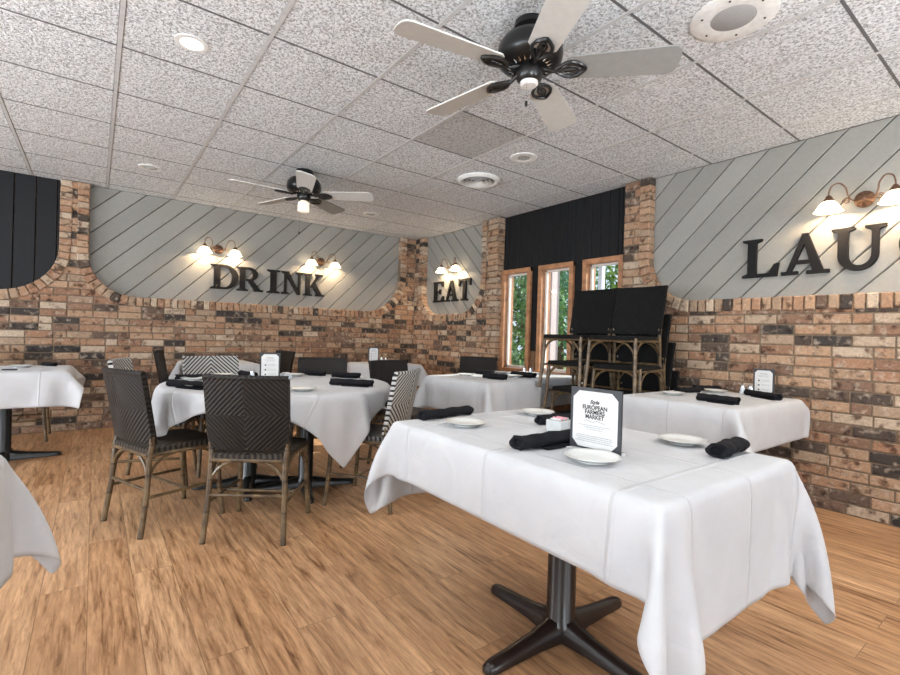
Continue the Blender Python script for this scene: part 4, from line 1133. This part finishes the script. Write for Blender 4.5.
# far tables
shaker(1.15, 5.78, 'left shaker of the pair on the small far table under DRINK'); shaker(1.21, 5.78, 'right shaker of the pair on the small far table under DRINK')
napkin(.86, 5.62, 1.06, 5.58, 'black napkin on the small far table under DRINK', seed=19, r=.02, flap=False)
menu(2.84, 5.40, math.radians(-28), .13, .19, 'small menu card on the far corner table', 'dots', chamf=.015)
shaker(2.90, 5.30, 'left shaker beside the menu on the far corner table'); shaker(2.945, 5.27, 'right shaker beside the menu on the far corner table')
napkin(3.02, 5.30, 3.16, 5.10, 'black napkin on the far corner table', seed=20, r=.022, flap=False)

# ------------------------------------------------------------------ outside
mb = MB(); mb.box(4.3, 30, -12, 30, -.35, -.3); g = mb.build('ground', plain('pavement', (.42,.40,.36), .9, 0, .15, 3)); struct(g)
mb = MB(); mb.box(7.5, 30, -6, 30, -.299, -.26); g = mb.build('lawn', plain('lawn_green', (.16,.26,.06), .9, 0, .4, 12)); struct(g)
def tree(x, y, h, r, seed, col, label, name='leafy_tree'):
    rs_ = random.Random(seed); t = thing(name, label, 'tree', (x, y, -.27))
    mb = MB(); mb.tube([(0, 0, 0), (.05, .03, h*.3), (-.04, .06, h*.55), (0, 0, h*.8)], [.14, .11, .08, .03], 8); mb.build('trunk', M['brownboard'], t, True)
    mb = MB()
    for k in range(2600):
        th = rs_.uniform(0, 2*PI); ph = math.acos(rs_.uniform(-1, 1)); rr = r*(rs_.random()**.4)
        c = Vector((rr*math.sin(ph)*math.cos(th), rr*math.sin(ph)*math.sin(th), h*.62+rr*1.15*math.cos(ph)*h/(2.6*r)))
        if c.z < .25: continue
        s_ = rs_.uniform(.05, .11); a = Vector((rs_.uniform(-1,1), rs_.uniform(-1,1), rs_.uniform(-1,1))).normalized(); b = a.cross(Vector((rs_.uniform(-1,1), rs_.uniform(-1,1), rs_.uniform(-1,1)))).normalized()
        mb.add([c-a*s_, c+b*s_*.45, c+a*s_, c-b*s_*.45], [(0, 1, 2, 3)])
    mb.build('foliage', plain('leaf', col, .6, 0, .5, 3), t, fixn=False)
tree(7.6, 7.3, 3.2, .8, 1, (.16,.30,.08), 'green leafy tree outside the left window')
tree(8.6, 5.4, 3.0, .8, 2, (.26,.40,.08), 'bright green leafy tree outside the middle window')
tree(10.2, 8.6, 4.2, 1.1, 3, (.12,.26,.12), 'tall dark green tree further back outside the windows')
tree(13.5, 11.4, 5.0, 1.9, 4, (.14,.30,.14), 'tallest tree at the back outside the windows')
tree(10.4, 6.4, 1.4, .6, 5, (.2,.34,.1), 'low leafy bush on the lawn outside the windows', 'bush')
mb = MB(); mb.box(4.9, 5.06, 4.30, 4.42, -.3, 3.2, .01); o = mb.build('porch_post', plain('post_paint', (.62,.50,.48), .6)); tag(o, 'pinkish porch post standing just outside the middle window', 'post')
mb = MB(); mb.box(5.6, 5.68, 4.02, 4.08, -.3, 3.2, .01); o = mb.build('porch_post', plain('post_white', (.75,.76,.78), .6)); tag(o, 'pale porch post standing outside the right window', 'post')

# ------------------------------------------------------------------ world, sun, added fill
w = bpy.data.worlds.new('world'); SC.world = w; w.use_nodes = True; nt = w.node_tree
bg = nt.nodes['Background']; tc = nt.nodes.new('ShaderNodeTexCoord'); sp = nt.nodes.new('ShaderNodeSeparateXYZ'); nt.links.new(tc.outputs['Generated'], sp.inputs[0])
r = ramp(nt, [(.45, (.75,.85,.95)), (.75, (.42,.62,.95))]); nt.links.new(sp.outputs[2], r.inputs[0]); nt.links.new(r.outputs[0], bg.inputs[0]); bg.inputs[1].default_value = 1.1
def aim(o, d): o.rotation_euler = Vector(d).to_track_quat('-Z', 'Y').to_euler()
s = light('sun', 'SUN', (6, 0, 6), 7, (1, .93, .82), angle=.01); aim(s, (-.70, .33, -.45))
a = light('back_fill_right', 'AREA', (1.9, Y0R-.2, 1.3), 110, (.86, .93, 1), shape='RECTANGLE', size=3.3, size_y=2.0); aim(a, (-.05, 1, .35))  # added pair of cool fill lights behind the camera, outside the view
a = light('back_fill_left', 'AREA', (-1.6, Y0R-.2, 1.3), 110, (.86, .93, 1), shape='RECTANGLE', size=2.6, size_y=2.0); aim(a, (.1, 1, .35))
a = light('left_fill', 'AREA', (X0-.2, 1.15, 1.3), 90, (.88, .94, 1), shape='RECTANGLE', size=1.9, size_y=1.5); aim(a, (1, .1, .5))  # added cool fills along the unseen left wall
a = light('left_fill_near', 'AREA', (X0-.2, -1.4, 1.3), 70, (.88, .94, 1), shape='RECTANGLE', size=1.9, size_y=1.5); aim(a, (1, .1, .5))
a = light('left_fill_far', 'AREA', (X0-.2, 4.2, 1.3), 130, (.88, .94, 1), shape='RECTANGLE', size=1.9, size_y=1.5); aim(a, (1, .1, .3))  # added fill to brighten the far wall
for (x, y, e) in ((.2, -1.2, 300), (-2.2, 1.4, 260), (2.6, -1.6, 230)):
    a = light('ceiling_bounce_fill', 'SPOT', (x, y, 1.25), e, (.88, .94, 1), spot_size=2.7, spot_blend=1.0, shadow_soft_size=.18); aim(a, (.1, .35, 1))  # added upward fill onto the ceiling, like bounced flash, without a fixture
for (x, y, e) in ((.372, 2.82, 30), (2.8, .37, 46), (.38, .38, 14)):
    light('downlight_lamp', 'SPOT', (x, y, ZC-.03), e, (1, .95, .86), spot_size=2.7, spot_blend=.5, shadow_soft_size=.045)

# ------------------------------------------------------------------ camera
F_, YAW, PIT, ROL = 474.67, .6425, -.0032, -.0296
cam = bpy.data.cameras.new('camera'); co = bpy.data.objects.new('camera', cam); link(co); SC.camera = co
cam.sensor_width = 36; cam.sensor_fit = 'HORIZONTAL'; cam.lens = F_*36/900; cam.clip_start = .05; cam.clip_end = 200
fwd = Vector((math.sin(YAW)*math.cos(PIT), math.cos(YAW)*math.cos(PIT), math.sin(PIT)))
right = Vector((math.cos(YAW), -math.sin(YAW), 0)); up = right.cross(fwd)
cr, sr = math.cos(ROL), math.sin(ROL)
# image = rotation of the level view: screen right/up vectors
r2 = right*cr-up*sr; u2 = right*sr+up*cr
Rm = Matrix((r2, u2, -fwd)).transposed().to_4x4(); Rm.translation = Vector((0, 0, 1.095)); co.matrix_world = Rm

SC.view_settings.view_transform = 'Standard'; SC.view_settings.look = 'None'; SC.view_settings.gamma = 1; SC.view_settings.exposure = .33
SC.view_settings.use_curve_mapping = False
